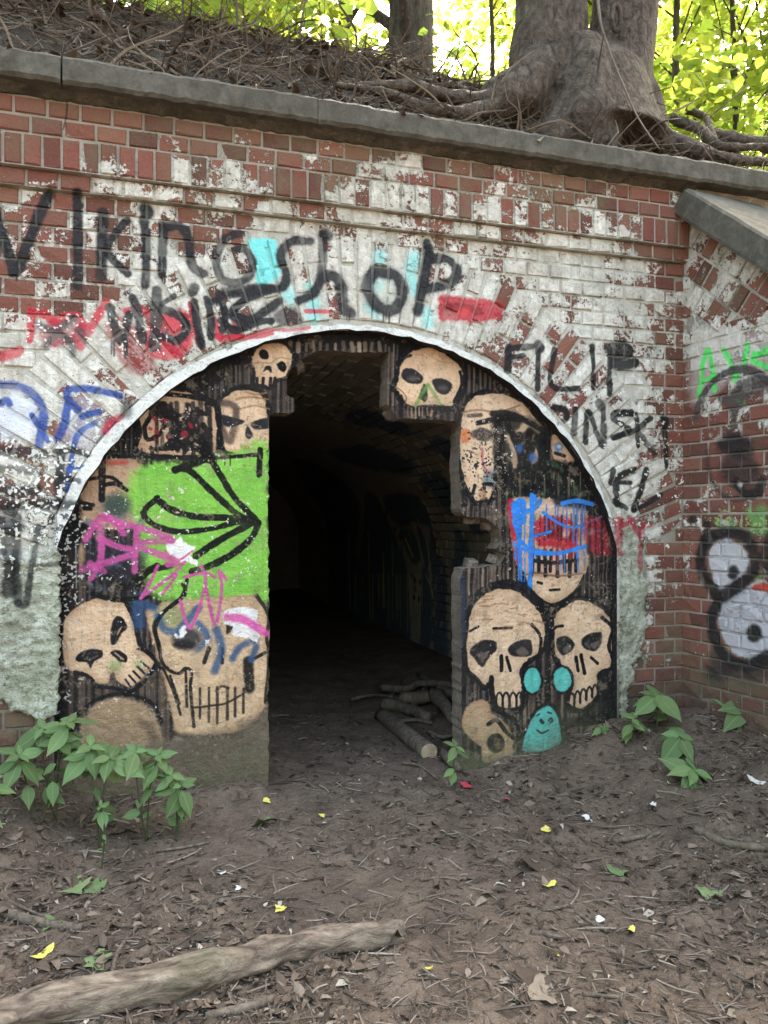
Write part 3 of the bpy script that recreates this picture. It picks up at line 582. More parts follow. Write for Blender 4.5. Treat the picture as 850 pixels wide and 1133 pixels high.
c.po('D', [(690, 622), (760, 618), (812, 640), (812, 735), (740, 740), (700, 720)], (172, 44, 60), .75, 2, 3); c.stripes('D', 705, 810, 620, 740, 22, 9, (30, 26, 28), .8)
# --- right: skulls along the foot
c.stripes('B', 60, 220, 85, 175, 15, 7, (140, 120, 104), .85); c.stripes('B', 448, 550, 45, 190, 14, 6, (122, 108, 96), .8); c.stripes('B', 205, 310, 540, 610, 17, 8, (150, 128, 108), .85); c.stripes('B', 370, 440, 520, 630, 17, 8, (132, 112, 96), .85, 20); c.stripes('B', 50, 130, 480, 540, 15, 7, (112, 94, 86), .7)
c.st('B', [(70, 195), (110, 160), (170, 140), (240, 150), (300, 210), (326, 280), (318, 340)], 24, BLK)
c.po('B', [(50, 262), (66, 210), (110, 166), (170, 148), (232, 165), (282, 210), (312, 262), (318, 320), (302, 370), (262, 400), (236, 430), (242, 480), (236, 520), (226, 560), (150, 560), (135, 520), (130, 478), (110, 490), (80, 460), (50, 430), (42, 360)], (220, 189, 159), 1, .8, 1.2, BLK, 11)
for P in ([(60, 372), (76, 345), (110, 330), (149, 335), (149, 366), (126, 385), (102, 421), (80, 396)], [(189, 360), (215, 335), (260, 328), (269, 350), (265, 380), (235, 386), (200, 381)]): c.po('B', P, (40, 38, 40), 1, .8, .8)
c.po('B', [(84, 378), (124, 368), (104, 404)], (108, 92, 86), .9, 1); c.po('B', [(215, 368), (240, 352), (258, 376), (230, 384)], (110, 96, 88), .8, 1)
for P, wd in (([(166, 384), (166, 432)], 13), ([(184, 388), (196, 432)], 11), ([(140, 291), (202, 289)], 8), ([(268, 278), (298, 322), (290, 392)], 11), ([(132, 455), (138, 520), (160, 566), (228, 566), (250, 520)], 18), ([(60, 300), (90, 285)], 9)): c.st('B', P, wd, BLK)
for x in (150, 172, 196, 218): c.st('B', [(x, 555), (x, 522), (x + 10, 506), (x + 20, 522), (x + 20, 555)], 7, BLK)
for _ in range(22):
    p = (c.rd.uniform(70, 290), c.rd.uniform(175, 300)); c.st('B', [p, (p[0] + c.rd.uniform(10, 40), p[1] + c.rd.uniform(-8, 8))], 5, (158, 122, 88), .7, .4, 1.2)
c.po('B', [(335, 272), (350, 230), (390, 200), (432, 188), (482, 200), (530, 240), (550, 292), (548, 360), (540, 420), (516, 440), (496, 452), (496, 510), (452, 562), (395, 560), (386, 520), (400, 480), (362, 412), (340, 370)], (220, 189, 159), 1, .8, 1.2, BLK, 12)
for P in ([(354, 325), (385, 317), (412, 340), (401, 366), (375, 381), (354, 356)], [(434, 330), (460, 308), (502, 304), (502, 336), (481, 366), (445, 356)]): c.po('B', P, (38, 38, 40), 1, .8, .8)
c.po('B', [(375, 360), (398, 345), (400, 362), (384, 376)], (110, 98, 90), .85, 1); c.po('B', [(462, 345), (494, 332), (482, 360)], (108, 98, 90), .85, 1)
for P, wd in (([(418, 388), (424, 432)], 12), ([(434, 380), (446, 440)], 13), ([(468, 388), (490, 408)], 9), ([(506, 254), (540, 290), (528, 350), (546, 422), (500, 440), (496, 505)], 13), ([(336, 300), (350, 285), (372, 282)], 9)): c.st('B', P, wd, BLK)
for i, x in enumerate((392, 412, 432, 452, 472)): c.st('B', [(x, 562 - i * 10), (x + 2, 522 - i * 7), (x + 10, 508 - i * 7), (x + 18, 520 - i * 7), (x + 18, 548 - i * 10)], 7, BLK)
c.st('B', [(385, 545), (440, 568), (490, 520)], 12, BLK)
TEAL = (92, 186, 176)
for p, rx, ry in (((270, 465), 37, 50), ((371, 462), 38, 48)): c.el('B', p, rx, ry, BLK, 1, .8); c.el('B', p, rx - 8, ry - 7, TEAL, 1, .8); c.el('B', (p[0] + 8, p[1] + 8), 10, 16, (120, 206, 196), .35, 2)
c.st('B', [(230, 700), (246, 640), (272, 585), (312, 548), (348, 562), (368, 620), (372, 680)], 18, BLK)
c.po('B', [(232, 700), (246, 650), (272, 590), (302, 556), (332, 553), (356, 585), (366, 640), (362, 680), (290, 705)], TEAL, 1, .8, 1.2)
for P, wd in (([(298, 600), (304, 606)], 12), ([(326, 600), (332, 592), (338, 600), (332, 608)], 7), ([(286, 632), (302, 642), (324, 632)], 6), ([(284, 584), (294, 578)], 5), ([(322, 572), (334, 576)], 5)): c.st('B', P, wd, (30, 44, 46), .95)
c.po('B', [(34, 620), (46, 560), (80, 535), (120, 536), (136, 576), (170, 600), (200, 640), (206, 690), (192, 740), (108, 740), (98, 690), (60, 660)], (188, 158, 126), 1, 1, 1.5)
c.st('B', [(122, 612), (152, 600), (184, 640), (212, 664)], 13, BLK); c.el('B', (148, 676), 29, 33, BLK, 1, 1); c.el('B', (156, 682), 10, 15, (136, 88, 64), .9, 1.5); c.st('B', [(140, 560), (200, 590), (232, 640), (226, 700)], 18, BLK)
c.po('B', [(398, 690), (440, 642), (482, 612), (506, 640), (472, 690)], (166, 146, 110), 1, 1.2, 2)
c.st('B', [(380, 610), (440, 600), (500, 590)], 30, BLK, .9, .4)
c.po('B', [(20, 100), (44, 110), (46, 250), (30, 400), (24, 500), (14, 500)], (52, 62, 86), .7, 2, 3)
c.flecks('P', (600, 640), 110, 220, (196, 190, 180), .44); c.flecks('D', (340, 430), 110, 170, (228, 212, 196), .15); c.flecks('D', (330, 440), 100, 160, (40, 38, 40), .17)
c.po('B', [(-20, 700), (120, 720), (260, 696), (380, 672), (480, 668), (600, 640), (600, 900), (-20, 900)], (120, 118, 88), .55, 6, 5)
k_ = (vfbm(c.h, c.w, 30, 91) > .62) & (c.n2 > .05); c.c[k_] = c.c[k_] * .55 + np.array((150, 132, 112)) / 255 * .45
IM_INF = c.image('skull mural')

# ---- tunnel: lightened navy shapes with bare ochre lines between them, on the right-hand side
VL = ZSPR + .3; A0 = math.atan2(ZSPR - ACZ, AHW)
def vault_s(x, z):                     # length round the section, from the foot of the right-hand side
    if z <= ZSPR: return z + .3
    return VL + (math.atan2(z - ACZ, x - ACX) - A0) * RIN
def on_vault(u, v):
    d = ray(u, v); k = (ACX + AHW) / d.x; p = CAMP + d * k
    if p.z <= ZSPR: return p.y, vault_s(p.x, p.z)
    o = CAMP - Vector((ACX, 0, ACZ)); a = d.x ** 2 + d.z ** 2; b = o.x * d.x + o.z * d.z; q = o.x ** 2 + o.z ** 2 - RIN ** 2
    k = (-b + math.sqrt(max(0, b * b - a * q))) / a; p = CAMP + d * k
    return p.y, vault_s(p.x, p.z)
VAU = (.3, 0, 7.0, 5.4); CR['V'] = (420, 531, 8.52)
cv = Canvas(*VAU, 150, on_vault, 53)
NV = (78, 92, 110); OC = (226, 206, 152)  # paint colours lightened to stand in for light missing inside the tunnel
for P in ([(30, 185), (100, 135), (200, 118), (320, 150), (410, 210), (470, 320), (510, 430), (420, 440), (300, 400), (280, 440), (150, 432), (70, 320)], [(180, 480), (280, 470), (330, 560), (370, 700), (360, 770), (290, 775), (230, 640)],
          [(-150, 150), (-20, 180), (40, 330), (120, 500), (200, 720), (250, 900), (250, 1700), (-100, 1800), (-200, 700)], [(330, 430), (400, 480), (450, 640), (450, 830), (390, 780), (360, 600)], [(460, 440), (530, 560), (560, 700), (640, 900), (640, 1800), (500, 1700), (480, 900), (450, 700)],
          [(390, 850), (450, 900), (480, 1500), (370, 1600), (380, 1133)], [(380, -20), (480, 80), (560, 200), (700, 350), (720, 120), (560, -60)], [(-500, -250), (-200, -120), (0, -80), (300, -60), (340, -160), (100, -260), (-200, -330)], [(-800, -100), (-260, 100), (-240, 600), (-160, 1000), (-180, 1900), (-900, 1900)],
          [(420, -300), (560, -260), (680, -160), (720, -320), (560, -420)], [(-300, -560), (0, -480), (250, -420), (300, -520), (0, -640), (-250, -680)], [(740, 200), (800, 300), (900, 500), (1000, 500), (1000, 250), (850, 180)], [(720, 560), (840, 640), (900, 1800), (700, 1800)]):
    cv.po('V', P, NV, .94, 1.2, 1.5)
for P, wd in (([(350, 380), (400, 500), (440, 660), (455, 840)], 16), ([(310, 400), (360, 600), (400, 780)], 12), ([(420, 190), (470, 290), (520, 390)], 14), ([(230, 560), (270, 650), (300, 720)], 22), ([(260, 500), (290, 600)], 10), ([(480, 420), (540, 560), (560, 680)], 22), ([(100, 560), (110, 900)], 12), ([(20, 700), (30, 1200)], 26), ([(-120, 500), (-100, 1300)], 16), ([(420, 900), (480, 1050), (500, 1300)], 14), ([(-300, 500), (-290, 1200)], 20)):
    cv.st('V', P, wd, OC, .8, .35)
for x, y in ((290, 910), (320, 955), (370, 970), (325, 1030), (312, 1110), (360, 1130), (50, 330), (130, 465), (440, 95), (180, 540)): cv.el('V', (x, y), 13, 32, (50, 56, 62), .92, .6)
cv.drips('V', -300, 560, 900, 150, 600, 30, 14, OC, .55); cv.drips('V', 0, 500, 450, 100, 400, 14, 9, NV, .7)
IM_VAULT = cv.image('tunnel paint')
# ------------------------------------------------------------------ materials
class NB:
    def __init__(s, name):
        s.m = bpy.data.materials.new(name); s.m.use_nodes = True; s.t = s.m.node_tree
        s.n = s.t.nodes; s.b = s.n['Principled BSDF']; s.o = s.n['Material Output']; s.b.inputs['Specular IOR Level'].default_value = .25
    def new(s, t, **k):
        n = s.n.new(t)
        for a, v in k.items(): setattr(n, a, v)
        return n
    def put(s, sock, v):
        if hasattr(v, 'is_linked') or isinstance(v, bpy.types.NodeSocket): s.t.links.new(v, sock)
        else:
            if sock.type == 'RGBA' and len(v) == 3: v = (*v, 1)
            sock.default_value = v
    def noise(s, vec, scale, detail=4, rough=.55, out=0, dist=0):
        n = s.new('ShaderNodeTexNoise'); s.put(n.inputs['Vector'], vec); n.inputs['Scale'].default_value = scale
        n.inputs['Detail'].default_value = detail; n.inputs['Roughness'].default_value = rough; n.inputs['Distortion'].default_value = dist
        return n.outputs[out]
    def math(s, op, a, b=0., c_=None, clamp=False):
        n = s.new('ShaderNodeMath', operation=op, use_clamp=clamp); s.put(n.inputs[0], a); s.put(n.inputs[1], b)
        if c_ is not None: s.put(n.inputs[2], c_)
        return n.outputs[0]
    def mix(s, f, a, b, mode='MIX'):
        n = s.new('ShaderNodeMix', data_type='RGBA', blend_type=mode); s.put(n.inputs[0], f); s.put(n.inputs[6], a); s.put(n.inputs[7], b); return n.outputs[2]
    def rng_(s, v, a, b, c_=0., d=1.):
        n = s.new('ShaderNodeMapRange'); n.clamp = True
        for i, q in enumerate((v, a, b, c_, d)): s.put(n.inputs[i], q)
        return n.outputs[0]
    def ramp(s, v, stops):
        n = s.new('ShaderNodeValToRGB'); s.put(n.inputs[0], v); e = n.color_ramp.elements
        while len(e) < len(stops): e.new(.5)
        for q, (p, cc) in zip(e, stops): q.position = p; q.color = (*cc, 1)
        return n.outputs[0]
    def bump(s, h, strength=.5, dist=.01):
        n = s.new('ShaderNodeBump'); n.inputs['Strength'].default_value = strength; n.inputs['Distance'].default_value = dist
        s.put(n.inputs['Height'], h); s.t.links.new(n.outputs[0], s.b.inputs['Normal'])
    def done(s, col, rough=.85):
        s.put(s.b.inputs['Base Color'], col); s.put(s.b.inputs['Roughness'], rough); return s.m
    def obj(s, root=None):
        n = s.new('ShaderNodeTexCoord'); n.object = root; return n.outputs['Object']
    def plane(s, vec, box_):
        x0, z0, x1, z1 = box_; sp = s.new('ShaderNodeSeparateXYZ'); s.put(sp.inputs[0], vec); cb = s.new('ShaderNodeCombineXYZ')
        s.put(cb.inputs[0], s.math('MULTIPLY_ADD', sp.outputs[0], 1 / (x1 - x0), -x0 / (x1 - x0)))
        s.put(cb.inputs[1], s.math('MULTIPLY_ADD', sp.outputs[2], 1 / (z1 - z0), -z0 / (z1 - z0)))
        return cb.outputs[0]
    def img(s, im, vec, ext='CLIP'):
        n = s.new('ShaderNodeTexImage', image=im, extension=ext, interpolation='Linear'); s.put(n.inputs[0], vec); return n.outputs[0], n.outputs[1]
    def rnd(s):
        a = s.new('ShaderNodeObjectInfo').outputs['Random']; b = s.new('ShaderNodeNewGeometry').outputs['Random Per Island']
        return s.math('FRACT', s.math('ADD', a, b))

def painted(name, root, box_, im, imw, kind, reveal=False):
    """brick, mortar or render under flaking whitewash, moss and spray paint"""
    s = NB(name); v = s.obj(root); p = s.plane(v, box_)
    g, ga = s.img(im, p); wv, _ = s.img(imw, p, 'EXTEND'); sp = s.new('ShaderNodeSeparateColor'); s.put(sp.inputs[0], wv)
    ww, moss = sp.outputs[0], sp.outputs[1]
    n1 = s.noise(v, 10, 7, .68, dist=.5); n2 = s.noise(v, 62, 4, .62); n3 = s.noise(v, 170, 3, .6); n0 = s.noise(v, 2.2, 3, .5)
    if kind == 'brick':
        r = s.rnd(); r2 = s.math('FRACT', s.math('MULTIPLY', r, 7.31)); r3 = s.math('FRACT', s.math('MULTIPLY', r, 23.7))
        base = s.ramp(r, [(0, (.11, .046, .036)), (.3, (.18, .062, .046)), (.6, (.225, .080, .060)), (.85, (.18, .078, .060)), (.94, (.28, .110, .076)), (1, (.13, .058, .045))])
        base = s.mix(s.rng_(n2, .3, .7, 0, .45), base, s.mix(.5, base, (.09, .05, .045))); base = s.mix(s.rng_(n3, .58, .75, 0, .4), base, (.36, .25, .20))
        val = s.math('ADD', s.math('MULTIPLY', ww, 1.05), s.math('MULTIPLY', s.math('SUBTRACT', r2, .5), .5))
    elif kind == 'mortar':
        base = s.mix(n1, (.20, .175, .15), (.46, .42, .37)); val = s.math('MULTIPLY_ADD', ww, .9, .16); r3 = .5
    else:
        base = s.mix(s.rng_(n1, .3, .7), (.34, .35, .27), (.74, .76, .66)); base = s.mix(s.rng_(n0, .45, .68, 0, .55), base, (.42, .47, .32)); base = s.mix(s.rng_(n2, .52, .68, 0, .75), base, (.14, .14, .10)); val = -5.; r3 = .5
    val = s.math('ADD', val, s.math('MULTIPLY', s.math('SUBTRACT', n1, .5), 1.9)); val = s.math('ADD', val, s.math('MULTIPLY', s.math('SUBTRACT', n2, .5), .8)); val = s.math('ADD', val, s.math('MULTIPLY', s.math('SUBTRACT', n3, .5), .45))
    mask = s.rng_(val, .47, .53)
    white = s.mix(n2, (.62, .62, .56), (.86, .86, .81)); white = s.mix(s.rng_(n0, .5, .72, 0, .5), white, (.52, .49, .42)); white = s.mix(s.rng_(r3, .55, 1, 0, .4), white, (.42, .42, .37)) if kind == 'brick' else white
    white = s.mix(s.rng_(n3, .56, .7, 0, .55), white, (.30, .28, .25))
    n4 = s.noise(v, 27, 5, .7, dist=.6); white = s.mix(s.rng_(n4, .50, .68, 0, .75), white, (.36, .355, .32)); white = s.mix(s.rng_(n4, .30, .40, .5, 0), white, (.62, .58, .48))
    if kind == 'mortar': white = s.mix(.45, white, (.34, .33, .29))
    mp = s.new('ShaderNodeMapping'); s.put(mp.inputs[0], v); mp.inputs['Scale'].default_value = (26, 26, 3.2); st_ = s.noise(mp.outputs[0], 1, 5, .65)
    white = s.mix(s.rng_(st_, .50, .68, 0, .45), white, (.30, .29, .25))            # rain-washed grime
    thin = s.rng_(s.noise(v, 21, 4, .65), .42, .62, .74, 1.); mask = s.math('MULTIPLY', mask, thin)      # limewash worn thin
    col = s.mix(mask, base, white)
    mf = s.math('MULTIPLY', moss, s.rng_(s.noise(v, 6, 5, .65), .40, .62)); col = s.mix(s.math('MULTIPLY', mf, .75), col, s.mix(n2, (.085, .082, .050), (.20, .21, .12)))
    sz = s.new('ShaderNodeSeparateXYZ'); s.put(sz.inputs[0], v); foot = s.math('MULTIPLY', s.rng_(sz.outputs[2], .22, .62, 1, 0), s.rng_(n1, .25, .55, .35, 1))   # dark brown, stronger towards the ground
    if kind != 'render': col = s.mix(s.math('MULTIPLY', foot, .85), col, s.mix(n2, (.035, .028, .022), (.085, .068, .052)))
    # old paint, worn through in flecks; a little thin over the joints
    chip = s.rng_(s.math('ADD', s.math('MULTIPLY', n1, .5), s.math('MULTIPLY', n2, .6)), .31, .36, .35 if kind != 'render' else .8, 1.)
    if kind == 'mortar': chip = s.math('MULTIPLY', chip, .82)
    gm = s.mix(s.rng_(n2, .5, .8, 0, .2), g, s.mix(.3, g, (.30, .30, .31)))
    col = s.mix(s.math('MULTIPLY', ga, chip), col, gm)
    h = s.math('ADD', s.math('MULTIPLY', mask, 1.0), s.math('MULTIPLY', n2, 1.1)); h = s.math('ADD', h, s.math('MULTIPLY', n3, .5)); h = s.math('ADD', h, s.math('MULTIPLY', n1, .8))
    s.bump(h, .9 if kind != 'render' else 1., .006 if kind != 'render' else .02)
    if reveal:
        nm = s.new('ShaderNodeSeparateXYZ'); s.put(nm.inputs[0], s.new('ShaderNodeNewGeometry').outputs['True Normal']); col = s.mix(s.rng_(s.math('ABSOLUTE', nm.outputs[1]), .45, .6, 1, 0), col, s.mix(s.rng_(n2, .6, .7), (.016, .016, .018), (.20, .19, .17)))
    return s.done(col, s.rng_(ga, 0, 1, .9, .55))
def plain(name, stops, scale, rough=.9, bump=.5, bd=.01, fine=60, root=None, moss=None):
    s = NB(name); v = s.new('ShaderNodeNewGeometry').outputs['Position']
    a = s.noise(v, scale, 6, .65, dist=.4); b = s.noise(v, fine, 4, .6)
    col = s.ramp(a, stops); col = s.mix(s.rng_(b, .3, .75, 0, .55), col, s.mix(.6, col, (.02, .018, .015)))
    if moss: col = s.mix(s.rng_(s.noise(v, scale * .6, 5, .7), .52, .68, 0, .6), col, moss)
    s.bump(s.math('ADD', a, s.math('MULTIPLY', b, .7)), bump, bd)
    return s.done(col, rough)
def bark(name, lo, hi, stretch=(7, 7, 1.6), bd=.03):
    s = NB(name); tc = s.new('ShaderNodeTexCoord').outputs['Object']; mp = s.new('ShaderNodeMapping'); s.put(mp.inputs[0], tc); mp.inputs['Scale'].default_value = stretch
    a = s.noise(mp.outputs[0], 2.6, 7, .66, dist=.8); b = s.noise(tc, 34, 5, .6); m_ = s.noise(tc, 2.5, 4, .6)
    col = s.mix(s.rng_(a, .35, .65), lo, hi); col = s.mix(s.rng_(b, .35, .7, 0, .5), col, s.mix(.7, col, (.015, .012, .01))); col = s.mix(s.rng_(m_, .55, .7, 0, .45), col, (.10, .105, .055))
    s.bump(s.math('ADD', a, s.math('MULTIPLY', b, .35)), 1., bd)
    return s.done(col, .9)
def leafy(name, dif, tra, var=.35, f=.5, veins=False):
    s = NB(name); r = s.rnd(); v = s.new('ShaderNodeNewGeometry').outputs['Position']; n = s.noise(v, 25, 3)
    hsv = s.new('ShaderNodeHueSaturation'); s.put(hsv.inputs['Hue'], s.rng_(r, 0, 1, .485, .515)); s.put(hsv.inputs['Value'], s.rng_(s.math('FRACT', s.math('MULTIPLY', r, 5.7)), 0, 1, 1 - var, 1 + var)); s.put(hsv.inputs['Color'], dif)
    h2 = s.new('ShaderNodeHueSaturation'); s.put(h2.inputs['Hue'], s.rng_(r, 0, 1, .48, .52)); s.put(h2.inputs['Value'], s.rng_(s.math('FRACT', s.math('MULTIPLY', r, 3.3)), 0, 1, 1 - var, 1 + var)); s.put(h2.inputs['Color'], tra)
    col = s.mix(s.rng_(n, .3, .7, 0, .3), hsv.outputs[0], s.mix(.5, hsv.outputs[0], (.01, .02, .005)))
    if veins:                                                          # pale rib, side veins, insect-bitten brown spots
        sp = s.new('ShaderNodeSeparateXYZ'); s.put(sp.inputs[0], s.obj()); ay = s.math('ABSOLUTE', sp.outputs[1])
        sv_ = s.math('SINE', s.math('SUBTRACT', s.math('MULTIPLY', sp.outputs[0], 55), s.math('MULTIPLY', ay, 60)))
        col = s.mix(s.rng_(sv_, .80, 1, 0, .35), col, s.mix(.5, col, (.03, .06, .02))); col = s.mix(s.rng_(ay, .006, .016, .55, 0), col, (.30, .38, .18))
        col = s.mix(s.rng_(s.noise(v, 70, 4, .7), .66, .70, 0, .8), col, (.10, .075, .03))
    s.put(s.b.inputs['Base Color'], col); s.b.inputs['Roughness'].default_value = .55
    tr = s.new('ShaderNodeBsdfTranslucent'); s.put(tr.inputs[0], h2.outputs[0]); mx = s.new('ShaderNodeMixShader'); mx.inputs[0].default_value = f
    s.t.links.new(s.b.outputs[0], mx.inputs[1]); s.t.links.new(tr.outputs[0], mx.inputs[2]); s.t.links.new(mx.outputs[0], s.o.inputs[0])
    return s.m
def litter_mat(name, stops):
    s = NB(name); r = s.rnd(); v = s.new('ShaderNodeNewGeometry').outputs['Position']
    col = s.ramp(r, stops); col = s.mix(s.rng_(s.noise(v, 90, 3), .35, .7, 0, .5), col, s.mix(.6, col, (.02, .015, .012)))
    return s.done(col, .85)

def infill_mat(root):
    s = NB('mural on cement render'); v = s.obj(root); g, ga = s.img(IM_INF, s.plane(v, INF), 'EXTEND')
    n1 = s.noise(v, 9, 6, .66, dist=.5); n2 = s.noise(v, 60, 4, .6); n3 = s.noise(v, 210, 3, .6); n0 = s.noise(v, 3, 4, .6)
    raw = s.mix(n1, (.10, .085, .07), (.26, .22, .18)); raw = s.mix(s.rng_(n2, .5, .7, 0, .5), raw, (.06, .05, .045))
    col = s.mix(s.rng_(n1, .34, .40, .55, 0), g, s.mix(.6, g, (.33, .27, .21)))
    col = s.mix(s.rng_(n2, .62, .72, 0, .5), col, s.mix(.5, col, (.40, .33, .26))); col = s.mix(s.rng_(n2, .28, .38, .45, 0), col, s.mix(.6, col, (.05, .045, .04)))
    col = s.mix(s.rng_(n0, .45, .75, 0, .16), col, (.14, .12, .10))
    sp = s.new('ShaderNodeSeparateXYZ'); s.put(sp.inputs[0], v); foot = s.math('MULTIPLY', s.rng_(sp.outputs[2], .05, .38, 1, 0), s.rng_(n1, .35, .6)); col = s.mix(s.math('MULTIPLY', foot, .8), col, s.mix(n2, (.07, .075, .04), (.17, .16, .10)))
    nm = s.new('ShaderNodeSeparateXYZ'); s.put(nm.inputs[0], s.new('ShaderNodeNewGeometry').outputs['True Normal'])
    side = s.rng_(s.math('ABSOLUTE', nm.outputs[1]), .45, .6, 1, 0); col = s.mix(side, col, raw)
    h = s.math('ADD', s.math('MULTIPLY', n1, 1.6), s.math('ADD', s.math('MULTIPLY', n2, .9), s.math('MULTIPLY', n3, .35))); mp = s.new('ShaderNodeMapping'); s.put(mp.inputs[0], v); mp.inputs['Scale'].default_value = (22, 22, 2.6); st_ = s.noise(mp.outputs[0], 1, 5, .65); col = s.mix(s.rng_(st_, .5, .7, 0, .4), col, s.mix(.75, col, (.05, .042, .035)))
    s.b.inputs['Specular IOR Level'].default_value = .1; s.bump(h, 1., .010)
    return s.done(col, .8)
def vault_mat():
    s = NB('lightened tunnel brick'); uv = s.new('ShaderNodeUVMap').outputs[0]; v = s.new('ShaderNodeNewGeometry').outputs['Position']  # brick colour lightened too, in place of light the tunnel lacks
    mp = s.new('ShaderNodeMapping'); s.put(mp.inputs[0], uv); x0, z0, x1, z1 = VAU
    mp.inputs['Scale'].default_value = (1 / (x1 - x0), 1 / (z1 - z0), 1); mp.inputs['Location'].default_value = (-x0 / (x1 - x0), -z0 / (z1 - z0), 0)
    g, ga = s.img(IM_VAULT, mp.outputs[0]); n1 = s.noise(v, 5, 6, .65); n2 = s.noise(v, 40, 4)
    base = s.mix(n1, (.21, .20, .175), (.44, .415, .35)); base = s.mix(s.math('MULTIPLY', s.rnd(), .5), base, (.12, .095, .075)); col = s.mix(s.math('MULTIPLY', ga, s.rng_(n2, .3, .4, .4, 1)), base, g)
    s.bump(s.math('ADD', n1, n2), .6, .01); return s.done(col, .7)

M = {}
M['concrete'] = plain('weathered concrete', [(.3, (.058, .054, .044)), (.5, (.098, .092, .076)), (.7, (.145, .135, .113))], 14, .95, .5, .008, 120, moss=(.06, .062, .05))
M['bed'] = plain('mossy mortar bed', [(.3, (.045, .042, .032)), (.5, (.10, .09, .072)), (.68, (.19, .175, .145))], 9, .95, 1., .02, 70, moss=(.07, .072, .04))
M['rubble'] = plain('broken brick and mortar', [(.3, (.10, .06, .045)), (.5, (.20, .17, .14)), (.7, (.34, .31, .27))], 22, .95, 1., .015, 90)
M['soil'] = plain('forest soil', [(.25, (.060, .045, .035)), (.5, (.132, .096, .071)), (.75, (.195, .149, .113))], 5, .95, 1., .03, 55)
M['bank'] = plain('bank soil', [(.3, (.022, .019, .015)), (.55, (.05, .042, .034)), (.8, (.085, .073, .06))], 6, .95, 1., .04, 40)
M['bark'] = bark('grey bark', (.045, .034, .026), (.185, .150, .120), (9, 9, 5), .06)
M['bark_far'] = bark('dark bark', (.04, .035, .03), (.13, .11, .095))
M['twig'] = litter_mat('dry twigs', [(0, (.05, .038, .03)), (.4, (.10, .078, .06)), (.8, (.18, .145, .115)), (1, (.30, .255, .21))])
M['litter'] = litter_mat('leaf litter', [(0, (.04, .03, .022)), (.4, (.085, .060, .044)), (.65, (.125, .090, .066)), (.85, (.17, .128, .096)), (.96, (.23, .185, .14)), (1, (.42, .38, .32))])
M['stick'] = bark('stick bark', (.07, .052, .04), (.20, .16, .125), (12, 12, 3), .01)
M['log'] = bark('barkless log', (.085, .06, .045), (.34, .27, .205), (3.5, 11, 11), .02)
M['leaf_bg'] = leafy('canopy leaves', (.075, .13, .022), (.40, .50, .075), .3, .62)
M['leaf_weed'] = leafy('weed leaves', (.125, .20, .075), (.22, .30, .07), .3, .25, True)
M['stem'] = plain('green stem', [(.3, (.035, .05, .02)), (.7, (.075, .075, .04))], 20, .7, .2)
M['yellow'] = litter_mat('yellow leaf', [(0, (.55, .46, .07)), (1, (.66, .60, .16))])
M['green'] = litter_mat('fallen green leaf', [(0, (.10, .16, .06)), (1, (.19, .24, .11))])
M['cut'] = plain('sawn wood end', [(.3, (.30, .22, .14)), (.6, (.48, .38, .26))], 40, .9, .3)
M['pale'] = litter_mat('pale scrap', [(0, (.55, .52, .48)), (1, (.75, .73, .70))])
M['red'] = litter_mat('red scrap', [(0, (.42, .04, .06)), (1, (.5, .08, .10))])
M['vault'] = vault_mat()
# ------------------------------------------------------------------ the ground
def axis(a, b, fa, fb, fine, n=14):
    lo = fa - (fa - a) * (np.linspace(1, 0, n, endpoint=False) ** 2.5); hi = fb + (b - fb) * (np.linspace(0, 1, n + 1)[1:] ** 2.5)
    return np.concatenate([lo, np.arange(fa, fb, fine), hi])
xs = axis(-60, 60, -1.6, 3.3, .03); ys = axis(-60, 9.5, -2.3, 2.2, .03)
nx, ny = len(xs), len(ys)
gv = []
for y in ys:
    for x in xs:
        z = ground_z(x, y)
        if -1.8 < x < 3.6 and -2.6 < y < 2.6: z += .013 * mn.noise(Vector((x * 13, y * 13, 1))) + .009 * mn.noise(Vector((x * 31, y * 31, 2)))
        gv.append((x, y, z))
gf = [(j * nx + i, j * nx + i + 1, (j + 1) * nx + i + 1, (j + 1) * nx + i) for j in range(ny - 1) for i in range(nx - 1)]
tag(mob('ground', mesh('ground', gv, gf, M['soil'], True)), 'bare trodden brown soil in front of the tunnel', kind='structure')

# ------------------------------------------------------------------ the bank above the coping
COPT, COPB, COPY = 3.203, 3.085, -.15
def bank_z(x, y):
    rise = .95 - .62 * S((x - 1.3) / 1.6)
    r = S((y + .05) / 1.1) * rise + .34 * math.exp(-((x - 2.45) ** 2 / .40 + (y - .5) ** 2 / .10))
    return COPT - .03 + r + .05 * mn.noise(Vector((x * 2.2, y * 2.2, 9))) + .02 * mn.noise(Vector((x * 9, y * 9, 4))) + .05 * max(0, y - 1.2)
bx_ = axis(-30, 40, -1.4, 5.2, .05); by_ = np.concatenate([np.arange(-.10, 1.6, .045), np.linspace(1.7, 40, 24)])
bv = [(x, y, bank_z(x, y) - (.04 if y < -.06 else 0)) for y in by_ for x in bx_]; n_ = len(bx_)
bf = [(j * n_ + i, j * n_ + i + 1, (j + 1) * n_ + i + 1, (j + 1) * n_ + i) for j in range(len(by_) - 1) for i in range(n_ - 1)]
tag(mob('bank_terrain', mesh('bank_terrain', bv, bf, M['bank'], True)), 'dark earth bank above the concrete coping', kind='structure')

